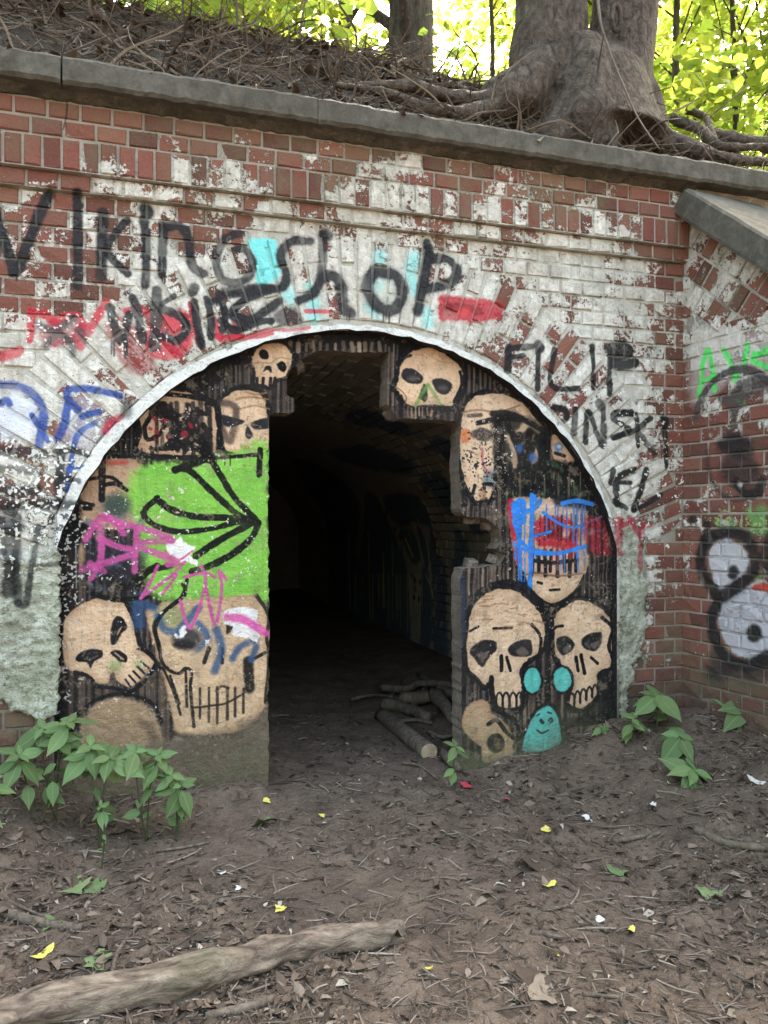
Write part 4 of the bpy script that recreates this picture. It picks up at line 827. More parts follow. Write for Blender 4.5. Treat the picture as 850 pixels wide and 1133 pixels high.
# ------------------------------------------------------------------ the tunnel behind
def section(t):
    """t runs along the section from the right-hand foot over the crown to the left-hand foot"""
    arc = (math.pi - 2 * A0) * RIN
    if t < VL: return ACX + AHW, t - .3
    if t < VL + arc:
        a = A0 + (t - VL) / RIN; return ACX + RIN * math.cos(a), ACZ + RIN * math.sin(a)
    return ACX - AHW, ZSPR - (t - VL - arc)
TL = 2 * VL + (math.pi - 2 * A0) * RIN
ts = np.linspace(0, TL, 90); yy = np.concatenate([np.arange(.48, 3, .12), np.linspace(3.1, 9.2, 22)])
tv, uv = [], []
for y in yy:
    for t in ts:
        x, z = section(t); k = 1 + .012 + .006 * mn.noise(Vector((t * 2, y * 2, 0)))
        tv.append((ACX + (x - ACX) * k, y, z)); uv.append((y, t))
nt_ = len(ts)
tf = [(j * nt_ + i, j * nt_ + i + 1, (j + 1) * nt_ + i + 1, (j + 1) * nt_ + i) for j in range(len(yy) - 1) for i in range(nt_ - 1)]
tf.append(tuple(range((len(yy) - 1) * nt_, len(yy) * nt_)))
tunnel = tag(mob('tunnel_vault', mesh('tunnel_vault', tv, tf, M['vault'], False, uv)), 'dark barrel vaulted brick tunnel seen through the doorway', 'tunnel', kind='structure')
bag = Bag(); buv = []; rr = random.Random(3); row = 0; t = .35
while t < TL - .9:
    y = .52 + (.13 if row % 2 else 0)
    while y < 2.6:
        x0, z0 = section(t); x1, z1 = section(t + .064); x2, z2 = section(t + .032)
        a = Vector((x0, y, z0)); b = Vector((x1, y, z1)); nrm = Vector((ACX - x2, 0, (ACZ - z2) if t + .032 > VL else 0)).normalized(); d = rr.uniform(.0, .010)
        q = [a, b, b + Vector((0, .245, 0)), a + Vector((0, .245, 0))]; cen = sum(q, Vector()) / 4
        vs = q + [p.lerp(cen, .06) + nrm * (d + .004) for p in q]
        bag.add((vs, [(4, 5, 6, 7), (0, 1, 5, 4), (1, 2, 6, 5), (2, 3, 7, 6), (3, 0, 4, 7)])); buv += [(y, t), (y, t + .064), (y + .245, t + .064), (y + .245, t)] * 2
        y += .257
    t += .0765; row += 1
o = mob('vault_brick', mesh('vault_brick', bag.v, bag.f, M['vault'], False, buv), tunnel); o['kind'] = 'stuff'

# ------------------------------------------------------------------ the front wall
portal = tag(empty('tunnel_portal', (0, 0, 0)), 'graffiti-covered brick tunnel portal with flaking white paint and arched opening', 'tunnel portal')
MB = painted('portal brick', portal, WALL, IM_WALL, IM_WALL_W, 'brick'); MM = painted('portal mortar', portal, WALL, IM_WALL, IM_WALL_W, 'mortar'); MR = painted('portal render', portal, WALL, IM_WALL, IM_WALL_W, 'render')
Z_RL, Z_RT, Z_H1, Z_H2 = EYE + 1.4826, EYE + 1.618, EYE + 1.695, EYE + 1.772          # rowlock course and two header courses over it
Z_C1 = EYE + 1.4096; PITCH, MOD = .0765, .129
arc_pts = lambda r, n=48, a0=A0: [(ACX + r * math.cos(t), ACZ + r * math.sin(t)) for t in np.linspace(math.pi - a0, a0, n)]
hole = [(ACX - AHW, -.3)] + arc_pts(RIN) + [(ACX + AHW, -.3)]
outl = [(-2.8, -.3)] + hole + [(5.2, -.3), (5.2, Z_C1 - .002), (-2.8, Z_C1 - .002)]
n_ = len(outl); vs = [(x, .008, z) for x, z in outl] + [(x, .49, z) for x, z in outl]
fs = [tuple(range(n_)), tuple(reversed(range(n_, 2 * n_)))] + [((i + 1) % n_, i, i + n_, (i + 1) % n_ + n_) for i in range(n_)]
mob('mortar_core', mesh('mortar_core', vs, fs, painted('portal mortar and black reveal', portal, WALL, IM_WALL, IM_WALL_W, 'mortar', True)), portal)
for nm, y, z0, z1 in (('corbel_core', -.022, Z_C1, Z_RL - .002), ('frieze_core', -.052, Z_RL, COPB + .02)):
    mob(nm, mesh(nm, *box(-2.8, 5.2, y, .45, z0, z1), MM), portal)

def brick_mesh(nm, w_, h_, d_, mat, seed, bev=.005, mess=.0025):
    rd = random.Random(seed); j = lambda a: rd.uniform(-a, a)
    cs = [(-w_ / 2, -h_ / 2), (w_ / 2, -h_ / 2), (w_ / 2, h_ / 2), (-w_ / 2, h_ / 2)]
    vs = [(x, d_, z) for x, z in cs] + [(x + j(mess * .5), bev, z + j(mess * .5)) for x, z in cs]
    fr = []
    for k, (x, z) in enumerate(cs):
        ch = rd.random() < .22; q = bev * rd.uniform(.7, 1.5) * (2.6 if ch else 1)
        fr.append((x - math.copysign(q, x), j(.0018) + (.004 if ch else 0), z - math.copysign(q * .8, z)))
    vs += fr + [(j(w_ * .12), j(.0022), j(h_ * .12))]
    fs = []
    for k in range(4):
        l = (k + 1) % 4; fs += [(k, l, 4 + l, 4 + k), (4 + k, 4 + l, 8 + l, 8 + k), (8 + k, 8 + l, 12)]
    return mesh(nm, vs, fs, mat)
def spread(name, items, meshes, parent, keep, stuff_name):
    """items: (loc, roty, sx, weight); the `keep` heaviest become objects, the rest one mesh"""
    items = sorted(items, key=lambda q: -q[3]); rd = random.Random(5); bag = Bag(); geo = [([v.co.copy() for v in m.vertices], [tuple(p.vertices) for p in m.polygons]) for m in meshes]
    for i, (loc, ry, sx, wt) in enumerate(items):
        k = rd.randrange(len(meshes)); eu = (rd.uniform(-.03, .03), ry + rd.uniform(-.012, .012), rd.uniform(-.025, .025))
        if i < keep and wt > 0:
            o = mob(name, meshes[k], parent); o.location = loc; o.rotation_euler = eu; o.scale = (sx, 1, 1)
        else:
            from mathutils import Euler
            bag.add(geo[k], Matrix.Translation(loc) @ Euler(eu).to_matrix().to_4x4() @ Matrix.Diagonal((sx, 1, 1, 1)))
    if bag.v:
        o = mob(stuff_name, mesh(stuff_name, bag.v, bag.f, meshes[0].materials[0]), parent); o['kind'] = 'stuff'
def pix(p):
    d = Vector(p) - CAMP; k = d.dot(_F); return 425 + FPX * d.dot(_R) / k, HOR - FPX * d.z / k, k
rd = random.Random(21)
heads = [brick_mesh('brick', .117, .0650, .07, MB, 40 + i) for i in range(10)]
rowl = [brick_mesh('rowlock_brick', .0640, .124, .07, MB, 60 + i) for i in range(6)]
vou_s = [brick_mesh('arch_brick', .128, .0650, .07, MB, 80 + i) for i in range(6)]; vou_l = [brick_mesh('arch_brick', .262, .0650, .07, MB, 90 + i) for i in range(6)]
items = []
def weight(p):
    u, v, k = pix(p)
    return 1 / k if -12 < u < 762 and v > -10 and v < 850 else 0
z = Z_C1 - PITCH / 2; k = 0
while z > -.1:
    x = -1.75 + (MOD / 2 if k % 2 else 0)
    while x < 2.88:
        a, b = x - MOD / 2, x + MOD / 2
        if z > ZSPR - .05:
            if z > ACZ + math.tan(A0) * abs(x - ACX) - .03:
              dz = abs(z - ACZ) + (PITCH / 2 if z > ACZ else -PITCH / 2) - .03
              if dz < ROUT:
                e = math.sqrt(ROUT ** 2 - dz ** 2) + .006
                if x < ACX: b = min(b, ACX - e)
                else: a = max(a, ACX + e)
            else:
                if x < ACX: b = min(b, ACX - AHW - .012)
                else: a = max(a, ACX + AHW + .012)
        else:
            if x < ACX: b = min(b, ACX - AHW - .012)
            else: a = max(a, ACX + AHW + .012)
        b = min(b, WINGX + .02)
        if b - a > .035:
            cx = (a + b) / 2; pr = rd.uniform(-.003, .003)
            if rd.random() < .05: pr = rd.uniform(.006, .014)
            p = (cx, pr, z + rd.uniform(-.002, .002)); u_, v_, _ = pix(p)
            wt = weight(p)
            if (u_ < 68 and v_ > 640 and v_ < 770): wt = 0
            items.append((p, 0, (b - a - .012) / .117, wt))
        x += MOD
    z -= PITCH; k += 1
for zc, off, y in (((Z_C1 + Z_RL) / 2, .03, -.03), ((Z_RT + Z_H1) / 2, .05, -.06), ((Z_H1 + Z_H2) / 2, .115, -.06)):
    x = -1.75 + off
    while x < 2.80:
        p = (x, y + rd.uniform(-.003, .003), zc); items.append((p, 0, 1., weight(p))); x += MOD
print('bricks', len(items), sum(1 for i in items if i[3] > 0))
spread('brick', items, heads, portal, 300, 'further_brick')
items = []; x = -1.75
while x < 2.80: p = (x, -.06 + rd.uniform(-.003, .004), (Z_RL + Z_RT) / 2); items.append((p, 0, 1., weight(p))); x += .0755
spread('rowlock_brick', items, rowl, portal, 300, 'further_rowlock_brick')
# arch ring: two bricks deep, broken bond
ring = mob('arch_ring', mesh('arch_ring', *(lambda P, Q: ([(x, .006, z) for x, z in P + Q] , [(i, i + 1, len(P) + i + 1, len(P) + i) for i in range(len(P) - 1)]))(arc_pts(RIN + .001, 60), arc_pts(ROUT, 60)), MM), portal)
i1, i2 = [], []; a = A0 + .012; k = 0; da = .0745 / (RIN + .16)
while a < math.pi - A0:
    for r, lst in (((RIN + .115, i1), (RIN + .322, i2)) if k % 2 == 0 else ((RIN + .178, i2), (RIN + .386, i1))):
        p = (ACX + r * math.cos(a), -.004 + rd.uniform(-.004, .004) + (.008 if rd.random() < .06 else 0), ACZ + r * math.sin(a)); lst.append((p, -a, rd.uniform(.96, 1.0), 1))
    a += da; k += 1
spread('arch_brick', i1, vou_s, ring, 300, 'x'); spread('arch_brick', i2, vou_l, ring, 300, 'x')
# white rendered edge round the arch
aa = np.linspace(math.pi - A0 - .02, A0 + .12, 80); wd_ = lambda t: .008 + (.014 + .022 * S((t - 1.6) / .8)) * S((t - A0 - .12) / .5) * S((math.pi - A0 - .02 - t) / .12)
P = [(ACX + (RIN - .004) * math.cos(t), ACZ + (RIN - .004) * math.sin(t)) for t in aa] + [(ACX + (RIN + wd_(t)) * math.cos(t), ACZ + (RIN + wd_(t)) * math.sin(t)) for t in aa[::-1]]
mob('arch_edge_render', mesh('arch_edge_render', *slab(P, lambda x, z: -.012 + .004 * fbm(x * 9, z * 9, 1), .07, .03, .006, 4), None), portal)
s = NB('white arch edge'); v = s.obj(portal); g, ga = s.img(IM_WALL, s.plane(v, WALL)); n1 = s.noise(v, 10, 6, .66); n2 = s.noise(v, 70, 4)
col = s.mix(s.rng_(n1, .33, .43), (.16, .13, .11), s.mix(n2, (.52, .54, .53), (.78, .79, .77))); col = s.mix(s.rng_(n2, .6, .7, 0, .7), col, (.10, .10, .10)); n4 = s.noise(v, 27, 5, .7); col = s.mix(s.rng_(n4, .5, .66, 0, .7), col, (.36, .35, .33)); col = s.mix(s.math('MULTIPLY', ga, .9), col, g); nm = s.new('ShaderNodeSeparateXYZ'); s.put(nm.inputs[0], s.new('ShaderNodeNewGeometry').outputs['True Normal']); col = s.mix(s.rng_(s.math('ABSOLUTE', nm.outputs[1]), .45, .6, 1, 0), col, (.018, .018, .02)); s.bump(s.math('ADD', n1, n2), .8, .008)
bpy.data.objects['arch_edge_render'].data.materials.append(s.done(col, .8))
# rough render left on the wall, left and right of the opening
pl = [on_y(u, v) for u, v in ((-90, 636), (-30, 622), (0, 618), (30, 620), (66, 606), (66, 700), (65, 760), (64, 790), (48, 796), (30, 788), (12, 786), (6, 772), (-20, 776), (-90, 770))]
o = mob('render_patch', mesh('render_patch', *slab([(p.x, p.z) for p in pl], lambda x, z: -.018 + .010 * fbm(x * 14, z * 14, 3) + .012 * fbm(x * 38, z * 38, 6), .03, .011, .008, 9), MR, True), portal); o['label'] = 'rough greenish white render left of the arch'
pl = [on_y(u, v) for u, v in ((687, 560), (702, 575), (708, 600), (714, 625), (716, 650), (712, 672), (716, 690), (706, 708), (708, 724), (698, 734), (702, 748), (694, 762), (692, 790), (687, 800))]
o = mob('render_patch', mesh('render_patch', *slab([(p.x, p.z) for p in pl], lambda x, z: -.012 + .008 * fbm(x * 14, z * 14, 8) + .010 * fbm(x * 40, z * 40, 2), .03, .011, .008, 19), MR, True), portal); o['label'] = 'rough greenish white render right of the arch'
# coping slabs
cuts = [-2.9, -1.6, on_y(68, 90, COPY).x, on_y(352, 130, COPY).x, on_y(548, 165, COPY).x, on_y(705, 190, COPY).x, 3.55, 4.4, 5.3]
for i in range(len(cuts) - 1):
    gp = .004 if i in (1, 2) else .0012; a, b = cuts[i] + (.004 if i == 2 else .0012), cuts[i + 1] - (.004 if i == 1 else .0012); bm = bmesh.new()
    n = max(6, int((b - a) / .022)); vs, fs = [], []; prof = [(.30, COPB - .0), (COPY + .012, COPB - .002), (COPY, COPB + .012), (COPY + .002, COPT - .018), (COPY + .02, COPT), (.30, COPT + .02)]
    for q in range(n + 1):
        x = a + (b - a) * q / n
        for y, z in prof: vs.append((x, y + (.005 * fbm(x * 6, z * 9, i) + .006 * fbm(x * 24, z * 24, i + 2) if y < 0 else 0), z + (.004 * fbm(x * 7, y * 9, i + 5) + .005 * fbm(x * 22, y * 20, i + 7))))
    m = len(prof)
    for q in range(n):
        for j in range(m): fs.append((q * m + j, q * m + (j + 1) % m, (q + 1) * m + (j + 1) % m, (q + 1) * m + j))
    fs += [tuple(range(m)), tuple(reversed(range(n * m, (n + 1) * m)))]
    me = mesh('coping_slab', vs, fs, M['concrete']); bm.from_mesh(me); bmesh.ops.recalc_face_normals(bm, faces=bm.faces); bm.to_mesh(me); bm.free()
    mob('coping_slab', me, portal)
# mortar cove under the coping
mob('mortar_bed', mesh('mortar_bed', *slab([(-2.8, Z_H2 + .002), (2.84, Z_H2 + .002), (2.84, COPB + .01), (-2.8, COPB + .01)], lambda x, z: -.058 - .05 * S((z - Z_H2) / .04) + .018 * fbm(x * 9, z * 9, 2), -.03, .025, .004, 2), M['bed']), portal)

# ------------------------------------------------------------------ wing wall
wing = tag(empty('wing_wall', (WINGX, 0, 0), math.atan2(WDIR.y, WDIR.x)), 'brick wing wall with sloping concrete coping and a black and white figure eight', 'wall')
WB = painted('wing brick', wing, WING, IM_WING, IM_WING_W, 'brick'); WM = painted('wing mortar', wing, WING, IM_WING, IM_WING_W, 'mortar')
top = lambda s_: EYE + 1.692 - .852 * s_
SL = 2.3
vs = [(-.1, .008, -.3), (SL, .008, -.3), (SL, .008, top(SL)), (-.02, .008, top(-.02)), (-.1, .008, top(-.02))]; n_ = 5
vs += [(x, .45, z) for x, _, z in vs]
mob('mortar_core', mesh('mortar_core', vs, [tuple(range(5)), tuple(reversed(range(5, 10)))] + [((i + 1) % 5, i, i + 5, (i + 1) % 5 + 5) for i in range(5)], WM), wing)
wh = [brick_mesh('brick', .117, .0650, .07, WB, 140 + i) for i in range(8)]
items = []; lim = lambda s_: min(EYE + 1.02, top(s_) - .30)
def wpix(s_, z): return pix(Vector((WINGX, 0, z)) + WDIR * s_)
z = Z_C1 - PITCH / 2; k = 0
while z > -.05:
    s_ = .045 if k % 2 else .0 + .064 + .045
    if k % 2: items.append(((.026, 0, z), 0, .40, 1))
    while s_ < 1.5:
        if z + PITCH / 2 < lim(s_) + .02:
            u, v, kk = wpix(s_, z); items.append(((s_ + (.064 if k % 2 else -.05), rd.uniform(-.004, .004), z), 0, 1., 1 / kk if u < 862 else 0))
        s_ += MOD
    z -= PITCH; k += 1
sl = math.atan(.852); dp = Vector((math.cos(sl), 0, -math.sin(sl))); dq = Vector((-math.sin(sl), 0, -math.cos(sl)))
for qi in range(6):
    for pi2 in range(-6, 26):
        p = Vector((0, 0, top(0))) + dp * (pi2 * PITCH + (qi % 2) * PITCH * .5) + dq * (.066 + qi * .13)
        if p.x < .05 or p.x > 1.6 or p.z < lim(p.x) + .01: continue
        u, v, kk = wpix(p.x, p.z); items.append(((p.x, rd.uniform(-.006, .004), p.z), -(math.pi / 2 - sl), 1., 1 / kk if u < 862 else 0))
spread('brick', items, wh, wing, 300, 'further_brick')
vs, fs = [], []; n = 30; prof = [(-.10, -.005), (-.105, .01), (-.10, .118), (-.085, .13), (.45, .14), (.45, .0)]
for q in range(n + 1):
    s_ = .03 + q / n * 2.3
    for y, h in prof: vs.append((s_ + math.sin(sl) * h + (.02 if q == 0 else 0) * mn.noise(Vector((h * 30, y * 20, 0))), y + .005 * fbm(s_ * 7, h * 9, 3), top(s_) + math.cos(sl) * h + .004 * fbm(s_ * 8, y * 9, 1)))
m = len(prof)
for q in range(n):
    for j in range(m): fs.append((q * m + (j + 1) % m, q * m + j, (q + 1) * m + j, (q + 1) * m + (j + 1) % m))
fs += [tuple(reversed(range(m))), tuple(range(n * m, (n + 1) * m))]
me = mesh('sloping_coping', vs, fs, M['concrete']); bm = bmesh.new(); bm.from_mesh(me); bmesh.ops.recalc_face_normals(bm, faces=bm.faces); bm.to_mesh(me); bm.free(); mob('sloping_coping', me, wing)

# ------------------------------------------------------------------ infill wall with the broken doorway
infill = tag(empty('infill_wall', (0, 0, 0)), 'rendered infill wall under the arch painted with cream skulls around a broken doorway', 'wall')
door = [(298, 905), (297, 800), (298, 700), (297, 560), (298, 459), (312, 457), (326, 456), (326, 441), (318, 436), (317, 420), (323, 406), (338, 394), (354, 388), (390, 389), (430, 390), (429, 420), (428, 446), (436, 456), (442, 463), (470, 464), (504, 466), (509, 472), (508, 520), (509, 562), (513, 571), (538, 574), (551, 585), (555, 598), (550, 607), (560, 615), (551, 625), (530, 627), (513, 629), (510, 640), (510, 720), (511, 790), (510, 870)]
dpx = [on_y(u, v, YINF) for u, v in door]
E_ = .004
outl = [(ACX - AHW + E_, -.15)] + [(min(ACX + AHW - E_, max(ACX - AHW + E_, x)), z) for x, z in arc_pts(RIN - E_, 60)] + [(ACX + AHW - E_, -.15)] + [(p.x, p.z) for p in reversed(dpx)]
def inf_y(x, z):
    d = .004 * fbm(x * 5, z * 5, 1) + .003 * fbm(x * 22, z * 22, 2, )
    f = mn.noise(Vector((x * 6.5, 3, z * 9)))                       # flakes fallen off the old coats
    d += .006 * S((f - .15) / .06) * (1 if z > 1.5 or (x > 1.5 and z > .7) else .35)
    return YINF + d
mob('painted_render', mesh('painted_render', *slab(outl, inf_y, YINF + .125, .022, .005, 33), infill_mat(infill), False), infill)
# broken edge of the notch: a lump of brick and mortar still in the bond
for i, (u, v, dy, a, sx) in enumerate(((556, 598, .05, .3, .7), (560, 611, .03, -.2, .55), (553, 622, .06, .5, .6), (546, 581, .07, -.6, .5), (524, 626, .06, .1, .6), (528, 575, .07, -.1, .6), (512, 560, .06, 1.4, .5), (436, 456, .06, .8, .45), (330, 402, .06, .9, .5), (513, 646, .06, 1.5, .5))):
    o = mob('broken_brick', brick_mesh('broken_brick', .10, .058, .07, M['rubble'], 300 + i, .012, .012), infill); o.location = on_y(u, v, YINF + dy); o.rotation_euler = (rd.uniform(-.3, .3), a, rd.uniform(-.5, .5)); o.scale = (sx, 1, .8)
# ------------------------------------------------------------------ leaves, plants
def leaf_geo(L, W, fold=.18, droop=.25, n=4):
    """pointed oval leaf along +x from the origin, folded along its rib"""
    vs, fs = [], []
    for i in range(n + 1):
        t = i / n; w_ = W * math.sin(math.pi * t ** .85) ** 1.15 * .52 if 0 < i < n else .0015 * L
        x = L * t; z = -droop * L * t * t + .02 * L * math.sin(9 * t)
        vs += [(x, -w_, z + fold * w_), (x, 0, z), (x, w_, z + fold * w_)]
    for i in range(n):
        a = i * 3; fs += [(a, a + 3, a + 4, a + 1), (a + 1, a + 4, a + 5, a + 2)]
    return vs, fs
WL = [mesh('leaf', *leaf_geo(1., w_, f_, d_, 8), M['leaf_weed'], True) for w_, f_, d_ in ((.50, .2, .25), (.56, .15, .38), (.47, .25, .15), (.53, .1, .5))]
def weed(tops, base, label, size, cat='plant', group=None, name='jewelweed', lv=(8, 11), seed=0):
    """a stem from the ground and a whorl of pointed leaves at each top"""
    rd = random.Random(seed); r = tag(empty(name, base), label, cat, group)
    b0 = Vector((0, 0, -.02))
    for i, tp in enumerate(tops):
        tp = Vector(tp) - Vector(base); mid = b0.lerp(tp, .55) + Vector((rd.uniform(-.02, .02), rd.uniform(-.03, .01), .02))
        mob('stem', mesh('stem', *tube([b0, mid, tp], [.004, .0035, .002], 6), M['stem'], True), r)
        n = rd.randint(*lv); a0 = rd.uniform(0, 6.28); tl = Matrix.Rotation(rd.uniform(.35, .75), 4, 'X') @ Matrix.Rotation(rd.uniform(-.2, .2), 4, 'Y')
        for k in range(n + 4):
            low = k >= n; inner = not low and k >= n - 3; a = a0 + k * 2.4 + rd.uniform(-.25, .25); L = size * (rd.uniform(.4, .7) if inner else rd.uniform(.45, .85) if low else rd.uniform(.7, 1.25))
            q = b0.lerp(tp, rd.uniform(.25, .85)) + (mid - b0.lerp(tp, .55)) * .6 if low else tp - Vector((0, 0, 0 if inner else rd.uniform(.0, .03)))
            o = mob('leaf', rd.choice(WL), r)
            o.matrix_local = Matrix.Translation(q) @ tl @ Matrix.Rotation(a, 4, 'Z') @ Matrix.Rotation(rd.uniform(-.55, -.1) if inner else rd.uniform(-.15, .4), 4, 'Y') @ Matrix.Rotation(rd.uniform(-.35, .35), 4, 'X') @ Matrix.Scale(L, 4)
    return r
def plant_at(tops_px, Y, label, size, seed, lv=(7, 9), base_px=None, spread_y=.06):
    rd = random.Random(seed); T = []
    for u, v in tops_px: T.append(on_y(u, v, Y + rd.uniform(-spread_y, spread_y)))
    cx = sum(t.x for t in T) / len(T); cy = sum(t.y for t in T) / len(T)
    if base_px: b = on_ground(*base_px); cx, cy = b.x, b.y
    return weed(T, (cx, cy, ground_z(cx, cy)), label, size, seed=seed, lv=lv)
plant_at([(76, 800), (48, 806)], -.22, 'tall jewelweed against the white render at the left foot of the arch', .115, 1)
plant_at([(66, 818), (22, 836)], -.32, 'leafy jewelweed at the lower left edge, in front of the taller one', .105, 2)
plant_at([(122, 838), (100, 826)], -.30, 'broad leaved jewelweed in the middle of the clump before the skull wall', .12, 3)
plant_at([(174, 836), (150, 832)], -.26, 'jewelweed standing before the grey foot of the infill wall', .10, 4)
plant_at([(200, 868), (190, 858)], -.36, 'low jewelweed at the end of the clump nearest the doorway', .09, 5)
plant_at([(112, 892)], -.5, 'tiny jewelweed seedling below the clump', .05, 6, (5, 6))
plant_at([(-14, 866)], -.45, 'jewelweed cut by the picture edge beside the clump', .09, 16, (6, 7))
plant_at([(726, 770)], -.16, 'jewelweed against the brick corner, highest by the wing wall', .16, 7, (8, 9))
plant_at([(700, 796)], -.18, 'small jewelweed beside the white render right of the skulls', .125, 8, (6, 7))
plant_at([(752, 814)], -.36, 'jewelweed between the brick corner and the lowest weed', .14, 9, (8, 9))
plant_at([(768, 852)], -.62, 'bushy low jewelweed nearest the camera by the wing wall', .125, 10, (10, 11))
plant_at([(828, 778)], -.36, 'jewelweed in front of the black figure eight on the wing wall', .15, 11, (8, 9))
plant_at([(862, 812)], -.5, 'jewelweed cut by the picture edge at the wing wall', .14, 12, (8, 9))
plant_at([(504, 826)], -.08, 'small drooping weed beside the right doorway pier', .10, 13, (5, 6))
plant_at([(668, 806)], -.05, 'pale weed at the foot of the black painted pier edge', .08, 14, (4, 5))

# ------------------------------------------------------------------ logs, branches, sticks
def stick(cr, P, wpx, label, mat='stick', name='stick', cat='stick', lift=.5, rough=.25, seed=0, seg=8, taper=(1, .7), group=None, sub=4):
    ox, oy, zm = CR[cr]; Q = []
    for x, y in P: Q.append(on_ground(ox + x / zm, oy + y / zm))
    r = px_size(wpx / zm, Q[len(Q) // 2]) / 2
    base = Q[0].copy(); pts = [q - base + Vector((0, 0, r * lift)) for q in Q]
    o = mob(name, mesh(name, *tube(pts, np.linspace(r * taper[0], r * taper[1], len(pts)), seg, rough, seed, True, sub), M[mat], True)); o.location = base
    return tag(o, label, cat, group)
CR['Q'] = (0, 850, 2); CR['R'] = (425, 850, 2)
# the big barkless log
LP = [on_ground(u, v) for u, v in ((-60, 1160), (30, 1132), (125, 1113), (225, 1090), (300, 1068), (350, 1052), (400, 1046), (446, 1038))]
lr = [.040, .044, .047, .050, .044, .040, .042, .034]
b0 = LP[0].copy(); vs, fs = tube([p - b0 + Vector((0, 0, r * .75)) for p, r in zip(LP, lr)], lr, 26, .42, 4, True, 12)
o = mob('log', mesh('log', vs, fs, M['log'], True)); o.location = b0; tag(o, 'long weathered barkless log lying across the soil in the foreground', 'log')
stick('Q', [(455, 556), (530, 538), (612, 516)], 24, 'grey strip of bark half hidden under the big log', name='bark_strip', cat='bark', seed=2, taper=(.8, .9), rough=.4)
stick('Q', [(246, 488), (252, 440), (268, 400), (305, 354)], 11, 'crooked pale stick standing up from the big log', name='stick', seed=3, lift=1.0)
stick('Q', [(-30, 312), (40, 335), (110, 352), (180, 360)], 26, 'thick dark branch at the left edge', name='branch', cat='branch', seed=4)
stick('Q', [(14, 292), (60, 316), (96, 330)], 10, 'short forked twig leaning on the thick dark branch', seed=5)
stick('Q', [(90, 332), (190, 295), (240, 268), (292, 250)], 8, 'long thin twig beside the torn green leaves', seed=6)
stick('Q', [(340, 186), (400, 178), (462, 166)], 7, 'thin pale stick on the bare soil below the left pier', seed=7)
stick('Q', [(388, 402), (440, 392), (500, 390)], 7, 'straight pale stick just behind the big log', seed=8)
stick('Q', [(64, 530), (66, 450), (74, 400)], 8, 'dark upright twig left of the big log', seed=9)
stick('Q', [(130, 588), (50, 575), (0, 590)], 8, 'thin twig between the big log and the picture corner', seed=29)
stick('R', [(508, 166), (560, 156), (612, 147)], 13, 'dark stick pointing at the right hand skulls', seed=10)
stick('R', [(690, 140), (735, 162), (780, 176), (870, 182)], 22, 'dark bent branch at the right edge', name='branch', cat='branch', seed=11)
stick('R', [(80, 250), (130, 244), (192, 248)], 8, 'dark stick in the middle of the trodden path', seed=12)
stick('R', [(350, 318), (410, 306), (484, 292)], 9, 'thin dark stick below the centre of the path', seed=13)
stick('R', [(424, 320), (455, 342), (494, 364)], 10, 'short slanting stick touching the thin dark one', seed=14)
stick('R', [(326, 366), (360, 372), (396, 380)], 14, 'short thick brown stick on the path', seed=15)
stick('R', [(440, 504), (480, 506), (522, 511)], 13, 'stubby stick near the bottom edge', seed=16)
stick('R', [(668, 388), (705, 408), (752, 432)], 8, 'slanting dark stick in the litter at the lower right', seed=17)
stick('R', [(150, 140), (180, 152), (216, 168)], 9, 'dark stick on the path in front of the doorway', seed=18)
stick('R', [(0, 526), (60, 524), (130, 521)], 5, 'thin straw at the bottom edge right of the log', seed=19)
stick('R', [(396, 112), (420, 102), (444, 90)], 8, 'short dark stick below the skull pier', seed=20)
stick('R', [(660, 292), (730, 300), (800, 316)], 5, 'long thin pale straw at the lower right', seed=21)
stick('R', [(792, 448), (820, 490), (862, 530)], 5, 'pale grass stalk in the lower right corner', seed=22)
# wood inside the doorway
sawn = stick('N', [(432, 776), (500, 830), (592, 902)], 56, 'sawn grey log lying in the doorway, its pale end towards us', name='log', cat='log', seed=23, seg=14, taper=(.92, 1.0), rough=.10)
e_ = [v.co.copy() for v in sawn.data.vertices][-14:]; ce = sum(e_, Vector()) / 14; dr = (e_[0] - ce).cross(e_[4] - ce).normalized(); tg = (on_ground(475, 837) - on_ground(450, 815)).normalized(); dr = dr if dr.dot(tg) > 0 else -dr
mob('cut_end', mesh('cut_end', [ce + (q - ce) * .93 + dr * .002 for q in e_] + [ce + (q - ce) * .90 + dr * .008 for q in e_], [tuple(range(14, 28))] + [(i, (i + 1) % 14, 14 + (i + 1) % 14, 14 + i) for i in range(14)], M['cut']), sawn)
stick('N', [(440, 742), (510, 752), (590, 786)], 50, 'dark branch behind the sawn log in the doorway', name='branch', cat='branch', seed=24, rough=.3)
stick('N', [(500, 742), (600, 735), (720, 716)], 44, 'dark thick branch across the heap inside the doorway', name='branch', cat='branch', seed=25, rough=.3, lift=1.6)
stick('N', [(430, 694), (520, 700), (560, 680), (700, 690)], 30, 'crooked branch at the back of the heap inside the doorway', name='branch', cat='branch', seed=26, rough=.4, lift=1.6)
stick('N', [(612, 740), (640, 780), (684, 840)], 54, 'grey slab of bark leaning against the right doorway pier', name='bark_slab', cat='bark', seed=27, rough=.5, lift=2.0)
stick('N', [(520, 770), (560, 720), (575, 690)], 26, 'broken branch standing out of the heap inside the doorway', name='branch', cat='branch', seed=28, rough=.4, lift=1.2)
stick('N', [(640, 905), (690, 960)], 40, 'dark stump piece under the small drooping weed', name='stump_piece', cat='wood', seed=30, rough=.4, lift=.8)

